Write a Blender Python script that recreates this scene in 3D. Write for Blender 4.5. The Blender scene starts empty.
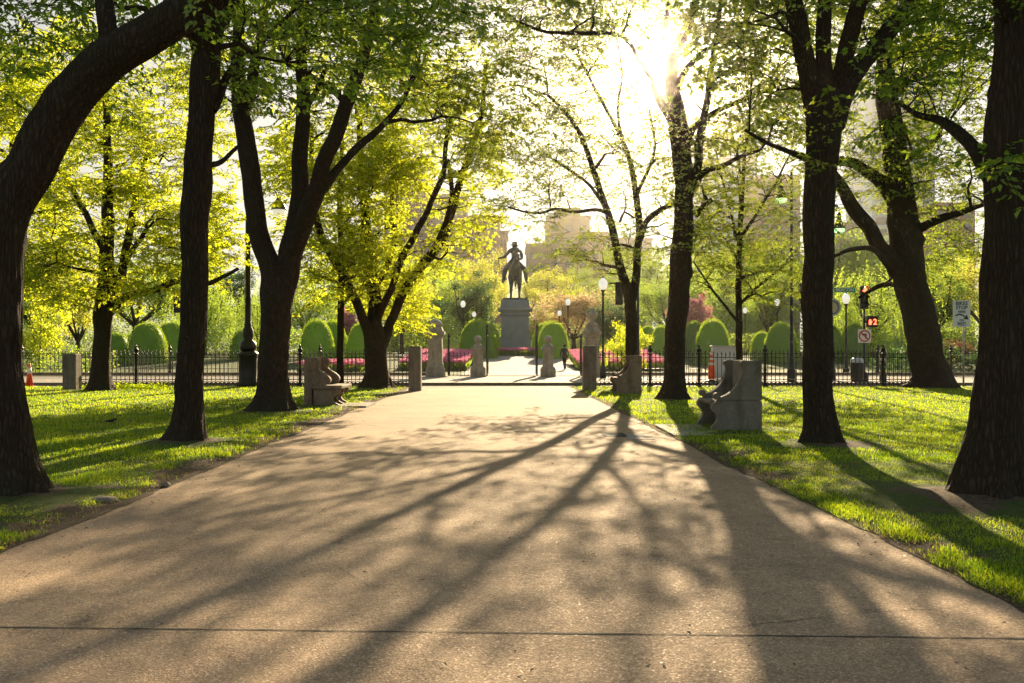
import bpy, bmesh, math, random
import numpy as np
from mathutils import Vector, Matrix, noise

R = math.radians
SC = bpy.context.scene
COL = SC.collection
F = 1024 * 35 / 36.0          # focal length in pixels
H0 = 349.0                    # horizon row
CAM_Z = 1.5
rng = np.random.default_rng(7)
random.seed(7)


def P(px, py, d):
    return Vector(((px - 512) * d / F, d, CAM_Z + (H0 - py) * d / F))


def smooth(a, b, x):
    t = max(0.0, min(1.0, (x - a) / (b - a)))
    return t * t * (3 - 2 * t)


def zg(y):
    """height of the ground in the garden beyond the street"""
    return 0.9 * smooth(62, 98, y)


def vnoise(x, y, z=0.0, f=1.0):
    return noise.noise(Vector((x * f, y * f, z * f)))


def fbm(x, y, f=1.0, o=3):
    s, a, t = 0.0, 1.0, 0.0
    for k in range(o):
        s += a * noise.noise(Vector((x * f, y * f, 3.1 * k))); t += a
        a *= 0.5; f *= 2.1
    return s / t


# ---------------------------------------------------------------- materials
def new_mat(name):
    m = bpy.data.materials.new(name); m.use_nodes = True
    nt = m.node_tree; nt.nodes.clear()
    out = nt.nodes.new('ShaderNodeOutputMaterial')
    return m, nt, out


def N(nt, t, **kw):
    n = nt.nodes.new(t)
    for k, v in kw.items():
        if k.startswith('in_'):
            n.inputs[k[3:].replace('_', ' ')].default_value = v
        else:
            setattr(n, k, v)
    return n


def ramp(nt, fac, stops):
    r = nt.nodes.new('ShaderNodeValToRGB')
    e = r.color_ramp.elements
    while len(e) < len(stops):
        e.new(0.5)
    for i, (p, c) in enumerate(stops):
        e[i].position = p
        e[i].color = (c[0], c[1], c[2], 1) if hasattr(c, '__len__') else (c, c, c, 1)
    nt.links.new(fac, r.inputs['Fac'])
    return r.outputs['Color']


def mixc(nt, fac, a, b, mode='MIX'):
    m = nt.nodes.new('ShaderNodeMix'); m.data_type = 'RGBA'; m.blend_type = mode
    for s, v in ((m.inputs[0], fac), (m.inputs[6], a), (m.inputs[7], b)):
        if hasattr(v, 'links'):
            nt.links.new(v, s)
        elif hasattr(v, '__len__'):
            s.default_value = (v[0], v[1], v[2], 1)
        else:
            s.default_value = v
    return m.outputs[2]


def coords(nt, scale=(1, 1, 1), space='Object'):
    tc = nt.nodes.new('ShaderNodeTexCoord')
    mp = nt.nodes.new('ShaderNodeMapping'); mp.inputs['Scale'].default_value = scale
    nt.links.new(tc.outputs[space], mp.inputs['Vector'])
    return mp.outputs['Vector']


def noise_t(nt, vec, scale, detail=4, rough=0.55, dist=0.0):
    n = N(nt, 'ShaderNodeTexNoise'); n.inputs['Scale'].default_value = scale
    n.inputs['Detail'].default_value = detail; n.inputs['Roughness'].default_value = rough
    n.inputs['Distortion'].default_value = dist
    nt.links.new(vec, n.inputs['Vector'])
    return n.outputs['Fac']


def bump(nt, height, strength, distance=0.02, normal=None):
    b = N(nt, 'ShaderNodeBump'); b.inputs['Strength'].default_value = strength
    b.inputs['Distance'].default_value = distance
    nt.links.new(height, b.inputs['Height'])
    if normal is not None:
        nt.links.new(normal, b.inputs['Normal'])
    return b.outputs['Normal']


def principled(nt, out, col, rough=0.8, normal=None, metal=0.0, spec=0.5, emit=None, estr=0.0):
    p = N(nt, 'ShaderNodeBsdfPrincipled')
    if hasattr(col, 'links'):
        nt.links.new(col, p.inputs['Base Color'])
    else:
        p.inputs['Base Color'].default_value = (*col, 1)
    if hasattr(rough, 'links'):
        nt.links.new(rough, p.inputs['Roughness'])
    else:
        p.inputs['Roughness'].default_value = rough
    p.inputs['Metallic'].default_value = metal
    p.inputs['Specular IOR Level'].default_value = spec
    if normal is not None:
        nt.links.new(normal, p.inputs['Normal'])
    if emit is not None:
        p.inputs['Emission Color'].default_value = (*emit, 1)
        p.inputs['Emission Strength'].default_value = estr
    nt.links.new(p.outputs[0], out.inputs['Surface'])
    return p


def simple(name, col, rough=0.6, metal=0.0, var=0.25, scale=6.0, bmp=0.15, spec=0.5, emit=None, estr=0.0):
    m, nt, out = new_mat(name)
    v = coords(nt)
    f = noise_t(nt, v, scale, 5, 0.6)
    lo = tuple(c * (1 - var) for c in col); hi = tuple(min(1, c * (1 + var)) for c in col)
    c = ramp(nt, f, [(0.3, lo), (0.7, hi)])
    if name.startswith('granite') and name != 'granite_blue':
        st = noise_t(nt, coords(nt, (2.2, 2.2, .7)), 1.6, 6, .7, .5)
        c = mixc(nt, 1.0, c, ramp(nt, st, [(.32, (.50, .50, .46)), (.55, (1, 1, 1))]), 'MULTIPLY')
        c = mixc(nt, 1.0, c, ramp(nt, noise_t(nt, v, 90, 3, .7), [(.35, .7), (.6, 1.1)]), 'MULTIPLY')
    principled(nt, out, c, rough, bump(nt, noise_t(nt, v, scale * 6, 4), bmp, 0.01), metal, spec, emit, estr)
    return m


def bark_mat(name, col, sc=1.0):
    m, nt, out = new_mat(name)
    v = coords(nt, (1, 1, .16))
    warp = N(nt, 'ShaderNodeTexNoise'); warp.inputs['Scale'].default_value = 7 * sc; warp.inputs['Detail'].default_value = 3
    nt.links.new(v, warp.inputs['Vector'])
    ma = N(nt, 'ShaderNodeVectorMath', operation='MULTIPLY_ADD'); ma.inputs[1].default_value = (.10, .10, .10)
    nt.links.new(warp.outputs['Color'], ma.inputs[0]); nt.links.new(v, ma.inputs[2])
    vo = N(nt, 'ShaderNodeTexVoronoi', feature='DISTANCE_TO_EDGE'); vo.inputs['Scale'].default_value = 26 * sc
    nt.links.new(ma.outputs[0], vo.inputs['Vector'])
    crack = ramp(nt, vo.outputs['Distance'], [(0.0, 0.0), (0.38, 1.0)])
    rid = noise_t(nt, v, 38 * sc, 5, 0.7, 0.6)
    fine = noise_t(nt, coords(nt), 55, 5, 0.7)
    c1 = ramp(nt, rid, [(0.25, tuple(c * .65 for c in col)), (0.75, tuple(c * 1.2 for c in col))])
    c2 = mixc(nt, crack, tuple(c * 0.4 for c in col), c1)
    big = noise_t(nt, coords(nt), 1.3, 4, .65)
    c3 = mixc(nt, ramp(nt, big, [(0.48, 0.0), (0.75, 0.5)]), c2, (0.035, 0.045, 0.018))
    n1 = bump(nt, crack, 0.8, 0.03)
    n2 = bump(nt, rid, 0.8, 0.02, n1)
    n3 = bump(nt, fine, 0.4, 0.006, n2)
    principled(nt, out, c3, 0.92, n3, 0, 0.2)
    return m


def leaf_mat(name, refl, trans, tf=0.55, var=0.3, gloss=0.06):
    m, nt, out = new_mat(name)
    g = N(nt, 'ShaderNodeNewGeometry')
    rnd = g.outputs['Random Per Island']
    def vc(c, k):
        return ramp(nt, rnd, [(0.0, (c[0] * (1 - k), c[1] * (1 - k * .6), c[2])), (0.55, c), (1.0, (min(1, c[0] * (1 + k)), min(1, c[1] * (1 + k * .5)), c[2] * 1.2))])
    d = N(nt, 'ShaderNodeBsdfDiffuse'); nt.links.new(vc(refl, var), d.inputs['Color'])
    t = N(nt, 'ShaderNodeBsdfTranslucent'); nt.links.new(vc(trans, var), t.inputs['Color'])
    mx = N(nt, 'ShaderNodeMixShader'); mx.inputs[0].default_value = tf
    nt.links.new(d.outputs[0], mx.inputs[1]); nt.links.new(t.outputs[0], mx.inputs[2])
    gl = N(nt, 'ShaderNodeBsdfGlossy'); gl.inputs['Roughness'].default_value = 0.45
    gl.inputs['Color'].default_value = (.8, .85, .7, 1)
    m2 = N(nt, 'ShaderNodeMixShader'); m2.inputs[0].default_value = gloss
    nt.links.new(mx.outputs[0], m2.inputs[1]); nt.links.new(gl.outputs[0], m2.inputs[2])
    nt.links.new(m2.outputs[0], out.inputs['Surface'])
    return m


M = {}
M['bark'] = bark_mat('bark_dark', (0.080, 0.055, 0.034))
M['bark_pale'] = bark_mat('bark_pale', (0.10, 0.08, 0.06), 0.8)
M['leaf'] = leaf_mat('leaf_spring', (0.065, 0.11, 0.016), (0.38, 0.48, 0.028), .55)
M['leaf_yellow'] = leaf_mat('leaf_yellow', (0.13, 0.16, 0.015), (0.80, 0.86, 0.035), 0.7, 0.38)
M['leaf_deep'] = leaf_mat('leaf_deep', (0.05, 0.10, 0.015), (0.34, 0.52, 0.03), 0.5)
M['leaf_far'] = leaf_mat('leaf_far', (0.07, 0.12, 0.02), (0.42, 0.58, 0.06), 0.6)
M['leaf_far_yellow'] = leaf_mat('leaf_far_yellow', (0.12, 0.14, 0.02), (0.72, 0.74, 0.08), 0.65)
M['leaf_far_dark'] = leaf_mat('leaf_far_dark', (0.03, 0.07, 0.02), (0.12, 0.24, 0.05), 0.4)
M['leaf_willow'] = leaf_mat('leaf_willow', (0.10, 0.15, 0.02), (0.56, 0.74, 0.07), 0.62)
M['blossom'] = leaf_mat('blossom', (0.55, 0.25, 0.27), (0.65, 0.28, 0.30), 0.45)
M['blossom_peach'] = leaf_mat('blossom_peach', (0.45, 0.32, 0.15), (0.80, 0.60, 0.28), 0.5)
M['yew'] = leaf_mat('yew', (0.055, 0.12, 0.014), (0.48, 0.66, 0.03), 0.5)
M['red_leaf'] = leaf_mat('red_leaf', (0.13, 0.06, 0.035), (0.28, 0.14, 0.06), 0.4)
M['grass'] = leaf_mat('grass_blade', (0.085, 0.13, 0.010), (0.58, 0.72, 0.02), 0.6, 0.3, 0.03)
M['tulip'] = leaf_mat('tulip_petal', (0.80, 0.25, 0.40), (0.88, 0.34, 0.46), 0.45)
M['iron'] = simple('black_iron', (0.015, 0.015, 0.016), 0.42, 0.3)
M['granite'] = simple('granite', (0.22, 0.185, 0.145), 0.85, 0, 0.22, 14, 0.35, 0.3)
M['granite_grey'] = simple('granite_grey', (0.23, 0.205, 0.165), 0.85, 0, 0.2, 5, 0.3, 0.3)
M['granite_warm'] = simple('granite_warm', (0.26, 0.19, 0.135), 0.85, 0, 0.25, 10, 0.3, 0.3)
M['granite_pale'] = simple('granite_pale', (0.44, 0.38, 0.31), 0.85, 0, 0.2, 8, 0.3, 0.3)
M['bronze'] = simple('bronze', (0.05, 0.065, 0.055), 0.45, 0.65, 0.4, 3, 0.2)
M['white_glass'] = simple('globe_glass', (0.85, 0.85, 0.8), 0.25, 0, 0.02, 4, 0.0, 0.5, (1, 0.93, 0.8), 0.2)
M['green_lamp'] = simple('lit_bowl', (0.5, 0.8, 0.45), 0.3, 0, 0.02, 4, 0, 0.5, (0.55, 1.0, 0.45), 0.5)
M['sheet_white'] = simple('sign_white', (0.75, 0.75, 0.72), 0.5, 0, 0.03, 4, 0.02)
M['sign_black'] = simple('sign_black', (0.02, 0.02, 0.02), 0.5, 0, 0.03, 4, 0.02)
M['sign_red'] = simple('sign_red', (0.5, 0.02, 0.02), 0.5, 0, 0.03, 4, 0.02)
M['sign_green'] = simple('sign_green', (0.0, 0.30, 0.20), 0.45, 0, 0.06, 4, 0.02)
M['steel'] = simple('galvanised', (0.42, 0.42, 0.42), 0.5, 0.6, 0.1, 6, 0.05)
M['cabinet'] = simple('cabinet_paint', (0.45, 0.50, 0.54), 0.5, 0, 0.06, 2, 0.04)
M['orange'] = simple('orange_plastic', (0.75, 0.09, 0.015), 0.45, 0, 0.08, 5, 0.03)
M['white_band'] = simple('reflective_band', (0.75, 0.72, 0.68), 0.4, 0, 0.04, 5, 0.02)
M['red_lens'] = simple('red_lens', (0.8, 0.05, 0.02), 0.3, 0, 0.02, 4, 0, 0.5, (1, 0.10, 0.04), 2.2)
M['dark_lens'] = simple('dark_lens', (0.02, 0.03, 0.03), 0.15, 0, 0.02, 4, 0)
M['window'] = simple('window_glass', (0.10, 0.13, 0.16), 0.12, 0, 0.3, 0.4, 0.0, 0.6)
M['wall_beige'] = simple('limestone', (0.30, 0.23, 0.17), 0.85, 0, 0.1, 0.4, 0.1)
M['wall_grey'] = simple('concrete_wall', (0.26, 0.25, 0.24), 0.85, 0, 0.1, 0.4, 0.1)
M['wall_brick'] = simple('brick_wall', (0.28, 0.17, 0.12), 0.85, 0, 0.12, 0.6, 0.1)
M['wall_glass'] = simple('curtain_wall', (0.28, 0.42, 0.58), 0.25, 0, 0.15, 0.2, 0.0)
M['cloth_black'] = simple('black_cloth', (0.02, 0.02, 0.022), 0.8, 0, 0.2, 8, 0.1)
M['skin'] = simple('skin', (0.45, 0.27, 0.2), 0.5, 0, 0.05, 8, 0.02)
M['shoe'] = simple('pale_shoes', (0.6, 0.6, 0.6), 0.6, 0, 0.05, 8, 0.02)
M['root'] = M['bark']


def path_mat(name, c_lo, c_hi, stain=0.35):
    m, nt, out = new_mat(name)
    v = coords(nt)
    agg = N(nt, 'ShaderNodeTexVoronoi'); agg.inputs['Scale'].default_value = 95
    nt.links.new(v, agg.inputs['Vector'])
    c = ramp(nt, agg.outputs['Color'], [(0.1, tuple(x * .62 for x in c_lo)), (0.45, c_lo), (0.75, c_hi), (0.97, tuple(min(1, x * 1.7) for x in c_hi))])
    fine = noise_t(nt, v, 240, 3, 0.6)
    c = mixc(nt, 0.35, c, ramp(nt, fine, [(0.35, tuple(x * .6 for x in c_lo)), (0.65, tuple(x * 1.3 for x in c_hi))]))
    big = noise_t(nt, v, 0.55, 8, 0.68, 0.8)
    c = mixc(nt, 1.0, c, ramp(nt, big, [(0.3, 1 - stain), (0.6, 1.0)]), 'MULTIPLY')
    med = noise_t(nt, v, 5.0, 5, 0.7)
    c = mixc(nt, 1.0, c, ramp(nt, med, [(0.28, 0.72), (0.5, 1.0)]), 'MULTIPLY')
    spots = N(nt, 'ShaderNodeTexVoronoi'); spots.inputs['Scale'].default_value = 2.3; nt.links.new(v, spots.inputs['Vector'])
    c = mixc(nt, 1.0, c, ramp(nt, spots.outputs['Distance'], [(0.03, 0.55), (0.05, 1.0)]), 'MULTIPLY')
    blot = noise_t(nt, v, 1.7, 8, 0.72, 1.2)
    c = mixc(nt, 1.0, c, ramp(nt, blot, [(0.30, 0.68), (0.42, 1.0), (0.66, 1.0), (0.78, 1.12)]), 'MULTIPLY')
    n1 = bump(nt, agg.outputs['Distance'], 0.55, 0.006)
    n2 = bump(nt, fine, 0.55, 0.004, n1)
    rr = ramp(nt, agg.outputs['Color'], [(0.0, 0.95), (0.8, 0.85), (0.97, 0.6), (1.0, 0.35)])
    principled(nt, out, c, rr, n2, 0, 0.22)
    return m


M['path'] = path_mat('aggregate_path', (0.34, 0.235, 0.145), (0.57, 0.395, 0.25))
M['pave'] = path_mat('pale_paving', (0.34, 0.30, 0.26), (0.46, 0.41, 0.35), 0.2)
M['asphalt'] = path_mat('asphalt', (0.13, 0.115, 0.105), (0.21, 0.19, 0.17), 0.25)


def lawn_mat(name):
    m, nt, out = new_mat(name)
    v = coords(nt)
    a = N(nt, 'ShaderNodeAttribute'); a.attribute_name = 'cover'
    n1 = noise_t(nt, v, 14, 6, 0.7)
    g = ramp(nt, n1, [(0.25, (0.035, 0.055, 0.012)), (0.5, (0.075, 0.115, 0.018)), (0.8, (0.12, 0.16, 0.03))])
    s = ramp(nt, noise_t(nt, v, 30, 6, 0.7), [(0.30, (0.05, 0.035, 0.022)), (0.5, (0.13, 0.09, 0.058)), (0.7, (0.26, 0.195, 0.13))])
    th = N(nt, 'ShaderNodeMath', operation='ADD'); nt.links.new(a.outputs['Fac'], th.inputs[0])
    sb = N(nt, 'ShaderNodeMath', operation='MULTIPLY_ADD'); sb.inputs[1].default_value = 0.9; sb.inputs[2].default_value = -0.45
    nt.links.new(noise_t(nt, v, 9, 5, 0.7), sb.inputs[0]); nt.links.new(sb.outputs[0], th.inputs[1])
    f = ramp(nt, th.outputs[0], [(0.35, 0.0), (0.6, 1.0)])
    c = mixc(nt, f, s, g)
    principled(nt, out, c, 0.95, bump(nt, noise_t(nt, v, 40, 6, 0.75), 1.0, 0.05), 0, 0.2)
    return m


M['lawn'] = lawn_mat('lawn_ground')
M['soil'] = simple('soil', (0.10, 0.07, 0.045), 0.95, 0, 0.4, 10, 0.6, 0.2)
M['joint'] = simple('joint_tar', (0.035, 0.03, 0.025), 0.9, 0, 0.3, 20, 0.3)
M['garden_ground'] = simple('garden_ground', (0.07, 0.10, 0.025), 0.95, 0, 0.4, 1.5, 0.4, 0.2)


# ---------------------------------------------------------------- mesh builders
def link(o, parent=None):
    COL.objects.link(o)
    if parent is not None:
        o.parent = parent
    return o


def tag(o, label=None, cat=None, group=None, kind=None):
    if label: o['label'] = label
    if cat: o['category'] = cat
    if group: o['group'] = group
    if kind: o['kind'] = kind
    return o


def empty(name, loc=(0, 0, 0), rz=0, label=None, cat=None, group=None):
    o = bpy.data.objects.new(name, None); COL.objects.link(o)
    o.location = loc; o.rotation_euler = (0, 0, rz)
    return tag(o, label, cat, group)


def quad_mesh(name, V, Q, mats, smooth_=False, mi=None):
    me = bpy.data.meshes.new(name)
    V = np.asarray(V, dtype=np.float32); Q = np.asarray(Q, dtype=np.int32)
    me.vertices.add(len(V)); me.vertices.foreach_set('co', V.ravel())
    me.loops.add(Q.size); me.loops.foreach_set('vertex_index', Q.ravel())
    me.polygons.add(len(Q))
    me.polygons.foreach_set('loop_start', np.arange(0, Q.size, 4, dtype=np.int32))
    me.polygons.foreach_set('loop_total', np.full(len(Q), 4, dtype=np.int32))
    for m in (mats if isinstance(mats, (list, tuple)) else [mats]):
        me.materials.append(m)
    if mi is not None:
        me.polygons.foreach_set('material_index', np.asarray(mi, dtype=np.int32))
    if smooth_:
        me.polygons.foreach_set('use_smooth', np.ones(len(Q), dtype=bool))
    me.update(calc_edges=True)
    return me


def obj(name, me, parent=None, loc=None, rz=None):
    o = bpy.data.objects.new(name, me); link(o, parent)
    if loc is not None: o.location = loc
    if rz is not None: o.rotation_euler = (0, 0, rz)
    return o


class MB:
    """collects shapes into one mesh"""
    def __init__(s):
        s.v = []; s.f = []; s.mi = []; s.sm = []
        s.cur = 0; s.smooth = False

    def add(s, V, Fs):
        b = len(s.v); s.v.extend([tuple(map(float, x)) for x in V])
        for f in Fs:
            s.f.append([i + b for i in f]); s.mi.append(s.cur); s.sm.append(s.smooth)
        return s

    def box(s, x0, x1, y0, y1, z0, z1, taper=1.0):
        cx, cy = (x0 + x1) / 2, (y0 + y1) / 2
        t = taper
        V = [(x0, y0, z0), (x1, y0, z0), (x1, y1, z0), (x0, y1, z0)] + \
            [(cx + (x - cx) * t, cy + (y - cy) * t, z1) for x, y in ((x0, y0), (x1, y0), (x1, y1), (x0, y1))]
        return s.add(V, [(3, 2, 1, 0), (4, 5, 6, 7), (0, 1, 5, 4), (1, 2, 6, 5), (2, 3, 7, 6), (3, 0, 4, 7)])

    def cbox(s, c, sz, taper=1.0):
        return s.box(c[0] - sz[0] / 2, c[0] + sz[0] / 2, c[1] - sz[1] / 2, c[1] + sz[1] / 2, c[2], c[2] + sz[2], taper)

    def lathe(s, prof, seg=20, c=(0, 0, 0), square=False):
        n = seg; V = []; Fs = []
        for r, z in prof:
            for k in range(n):
                a = 2 * math.pi * (k + 0.5) / n
                V.append((c[0] + r * math.cos(a), c[1] + r * math.sin(a), c[2] + z))
        for i in range(len(prof) - 1):
            for k in range(n):
                k2 = (k + 1) % n
                Fs.append((i * n + k, i * n + k2, (i + 1) * n + k2, (i + 1) * n + k))
        Fs.append(tuple(range(n))[::-1]); Fs.append(tuple((len(prof) - 1) * n + k for k in range(n)))
        return s.add(V, Fs)

    def tube(s, pts, rad, seg=8):
        V, Q = tube(pts, rad, seg)
        return s.add(V, Q)

    def prism(s, poly, axis, a, b):
        """extrude polygon given as 2-D points; axis 'y': (x,z) polygon from y=a to y=b"""
        n = len(poly)
        if axis == 'y':
            V = [(p[0], a, p[1]) for p in poly] + [(p[0], b, p[1]) for p in poly]
        elif axis == 'x':
            V = [(a, p[0], p[1]) for p in poly] + [(b, p[0], p[1]) for p in poly]
        else:
            V = [(p[0], p[1], a) for p in poly] + [(p[0], p[1], b) for p in poly]
        Fs = [tuple(range(n)), tuple(range(2 * n - 1, n - 1, -1))]
        for k in range(n):
            k2 = (k + 1) % n
            Fs.append((k, k + n, k2 + n, k2))
        return s.add(V, Fs)

    def build(s, name, mats, parent=None, loc=None, rz=None, bevel=0.0):
        me = bpy.data.meshes.new(name)
        me.from_pydata(s.v, [], s.f)
        for m in (mats if isinstance(mats, (list, tuple)) else [mats]):
            me.materials.append(m)
        me.polygons.foreach_set('material_index', s.mi)
        me.polygons.foreach_set('use_smooth', s.sm)
        bm = bmesh.new(); bm.from_mesh(me)
        bmesh.ops.recalc_face_normals(bm, faces=bm.faces)
        if bevel > 0:
            ed = [e for e in bm.edges if len(e.link_faces) == 2 and e.calc_face_angle(0) > 0.6]
            bmesh.ops.bevel(bm, geom=ed, offset=bevel, segments=2, affect='EDGES', profile=0.5, clamp_overlap=True)
        bm.to_mesh(me); bm.free()
        return obj(name, me, parent, loc, rz)


def tube(pts, rad, seg=8, wob=None):
    pts = np.asarray([tuple(p) for p in pts], dtype=float); n = len(pts)
    T = np.gradient(pts, axis=0); T /= (np.linalg.norm(T, axis=1)[:, None] + 1e-9)
    ref = np.array([1.0, 0.0, 0.0])
    if abs(T[0] @ ref) > 0.9: ref = np.array([0, 1.0, 0])
    U = np.zeros_like(pts); W = np.zeros_like(pts)
    u = ref - T[0] * (ref @ T[0])
    for i in range(n):
        u = u - T[i] * (u @ T[i]); u /= np.linalg.norm(u) + 1e-9
        U[i] = u; W[i] = np.cross(T[i], u)
    a = np.arange(seg) * 2 * math.pi / seg
    rr = np.asarray(rad, dtype=float)[:, None] * np.ones((1, seg))
    if wob is not None:
        rr = wob(rr, a, pts)
    V = pts[:, None, :] + rr[:, :, None] * (np.cos(a)[None, :, None] * U[:, None, :] + np.sin(a)[None, :, None] * W[:, None, :])
    V = V.reshape(-1, 3)
    i = np.arange(n - 1)[:, None] * seg; k = np.arange(seg)[None, :]; k2 = (k + 1) % seg
    Q = np.stack([i + k, i + k2, i + seg + k2, i + seg + k], axis=-1).reshape(-1, 4)
    return V, Q


def catmull(nodes, step):
    """nodes: list of arrays (x,y,z,r) -> resampled"""
    A = np.asarray(nodes, dtype=float)
    A = np.vstack([2 * A[0] - A[1], A, 2 * A[-1] - A[-2]])
    out = []
    for i in range(1, len(A) - 2):
        p0, p1, p2, p3 = A[i - 1], A[i], A[i + 1], A[i + 2]
        L = np.linalg.norm(p2[:3] - p1[:3]); m = max(2, int(L / step))
        for t in np.linspace(0, 1, m, endpoint=False):
            out.append(0.5 * ((2 * p1) + (-p0 + p2) * t + (2 * p0 - 5 * p1 + 4 * p2 - p3) * t * t + (-p0 + 3 * p1 - 3 * p2 + p3) * t ** 3))
    out.append(A[-2])
    out = np.array(out); out[:, 3] = np.maximum(out[:, 3], 0.004)
    return out


# ---------------------------------------------------------------- foliage
def leaf_tpl(fold):
    if fold:
        V = np.array([(0, 0, 0), (.5, 0, -.05), (1, 0, -.14), (.42, .26, .06), (.42, -.26, .06)])
        Q = np.array([(0, 4, 2, 1), (0, 1, 2, 3)])
    else:
        V = np.array([(0, 0, 0), (.45, -.30, .04), (1, 0, -.08), (.45, .30, .04)])
        Q = np.array([(0, 1, 2, 3)])
    return V, Q


def frame(d, up):
    d = d / (np.linalg.norm(d) + 1e-9)
    s = np.cross(up, d); s /= (np.linalg.norm(s) + 1e-9)
    return np.stack([d, s, np.cross(d, s)], axis=1)


def make_spray(rg, leaf, fold, nside=7, per=5, droop=0.35, hang=False):
    """one leafy twig of unit length along +X: leaf verts/quads and twig verts/quads"""
    lv, lq, tv, tq = [], [], [], []
    LV, LQ = leaf_tpl(fold)

    def seg(p, q, r):
        d = q - p; Fm = frame(d, np.array([0.1, .2, 1.0]))
        b = sum(len(x) for x in tv)
        ring = []
        for c, rad in ((p, r), (q, r * .55)):
            for k in range(3):
                a = k * 2.094
                ring.append(c + Fm[:, 1] * math.cos(a) * rad + Fm[:, 2] * math.sin(a) * rad)
        tv.append(np.array(ring))
        tq.extend([(b, b + 1, b + 4, b + 3), (b + 1, b + 2, b + 5, b + 4), (b + 2, b, b + 3, b + 5)])

    def put(p, d, sz):
        up = np.array([rg.normal(0, .45), rg.normal(0, .45), 1.0])
        Fm = frame(d, up)
        b = sum(len(x) for x in lv)
        lv.append(p + (LV * sz) @ Fm.T)
        lq.extend((LQ + b).tolist())
    pts = [np.zeros(3)]
    d = np.array([1.0, 0, 0.05])
    for i in range(nside):
        d = d + rg.normal(0, .12, 3); d[2] -= droop / nside * (3.0 if hang else 1.0)
        d /= np.linalg.norm(d)
        pts.append(pts[-1] + d / nside)
        seg(pts[-2], pts[-1], 0.008 * (1 - .7 * i / nside))
        side = 1 if i % 2 else -1
        if hang:
            for k in range(per):
                q = pts[-2] + (pts[-1] - pts[-2]) * rg.random()
                put(q, d * .6 + rg.normal(0, .55, 3) + np.array([0, 0, -.5]), leaf * rg.uniform(.7, 1.2))
            continue
        sd = d * .7 + np.array([0, side * 1.0, 0]) + rg.normal(0, .2, 3)
        sd /= np.linalg.norm(sd)
        L = (0.42 - .30 * i / nside) * rg.uniform(.6, 1.2)
        end = pts[-1] + sd * L + np.array([0, 0, -L * droop * .6])
        seg(pts[-1], end, 0.005)
        for k in range(per):
            t = (k + .6) / per
            q = pts[-1] * (1 - t) + end * t
            s2 = 1 if k % 2 else -1
            ld = sd + s2 * np.cross(sd, [0, 0, 1.0]) * rg.uniform(.3, 1.0) + rg.normal(0, .25, 3)
            ld[2] -= .35
            put(q, ld, leaf * rg.uniform(.65, 1.25))
    for k in range(3):
        put(pts[-1], d + rg.normal(0, .5, 3), leaf * rg.uniform(.7, 1.1))
    return (np.vstack(lv), np.array(lq), np.vstack(tv), np.array(tq))


_tpl_cache = {}


def templates(key, **kw):
    if key not in _tpl_cache:
        rg = np.random.default_rng(abs(hash(key)) % 1000 if False else len(_tpl_cache) + 11)
        _tpl_cache[key] = [make_spray(rg, **kw) for _ in range(8)]
    return _tpl_cache[key]


def spray_set(kind):
    if kind == 'near':
        return templates('near', leaf=.115, fold=True, nside=7, per=5)
    if kind == 'mid':
        return templates('mid', leaf=.115, fold=True, nside=6, per=5)
    if kind == 'sparse':
        return templates('sparse', leaf=.105, fold=True, nside=6, per=4)
    if kind == 'dense':
        return templates('dense', leaf=.118, fold=True, nside=8, per=6)
    if kind == 'far':
        return templates('far', leaf=.13, fold=False, nside=6, per=5, droop=.5)
    if kind == 'willow':
        return templates('willow', leaf=.07, fold=False, nside=8, per=7, droop=1.3, hang=True)


def place_sprays(tpls, pos, dirs, scales, rg):
    lV, lQ, tV, tQ = [], [], [], []
    lb = tb = 0
    idx = rg.integers(0, len(tpls), len(pos))
    for k, t in enumerate(tpls):
        sel = np.where(idx == k)[0]
        if not len(sel): continue
        d = dirs[sel]; d = d / (np.linalg.norm(d, axis=1)[:, None] + 1e-9)
        up = np.array([0, 0, 1.0]) + rg.normal(0, .25, (len(sel), 3))
        s = np.cross(up, d); s /= (np.linalg.norm(s, axis=1)[:, None] + 1e-9)
        w = np.cross(d, s)
        Rm = np.stack([d, s, w], axis=2) * scales[sel][:, None, None]
        for (A, Qs, VV, QQ, which) in ((t[0], t[1], lV, lQ, 0), (t[2], t[3], tV, tQ, 1)):
            X = np.einsum('nij,kj->nki', Rm, A) + pos[sel][:, None, :]
            b = lb if which == 0 else tb
            off = b + np.arange(len(sel))[:, None, None] * len(A)
            QQ.append((Qs[None] + off).reshape(-1, 4)); VV.append(X.reshape(-1, 3))
            if which == 0: lb += X.shape[0] * X.shape[1]
            else: tb += X.shape[0] * X.shape[1]
    return np.vstack(lV), np.vstack(lQ), np.vstack(tV), np.vstack(tQ)


SUN_DIR = np.array([(655 - 512) / F, 1.0, (H0 - 45) / F]); SUN_DIR /= np.linalg.norm(SUN_DIR)


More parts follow.
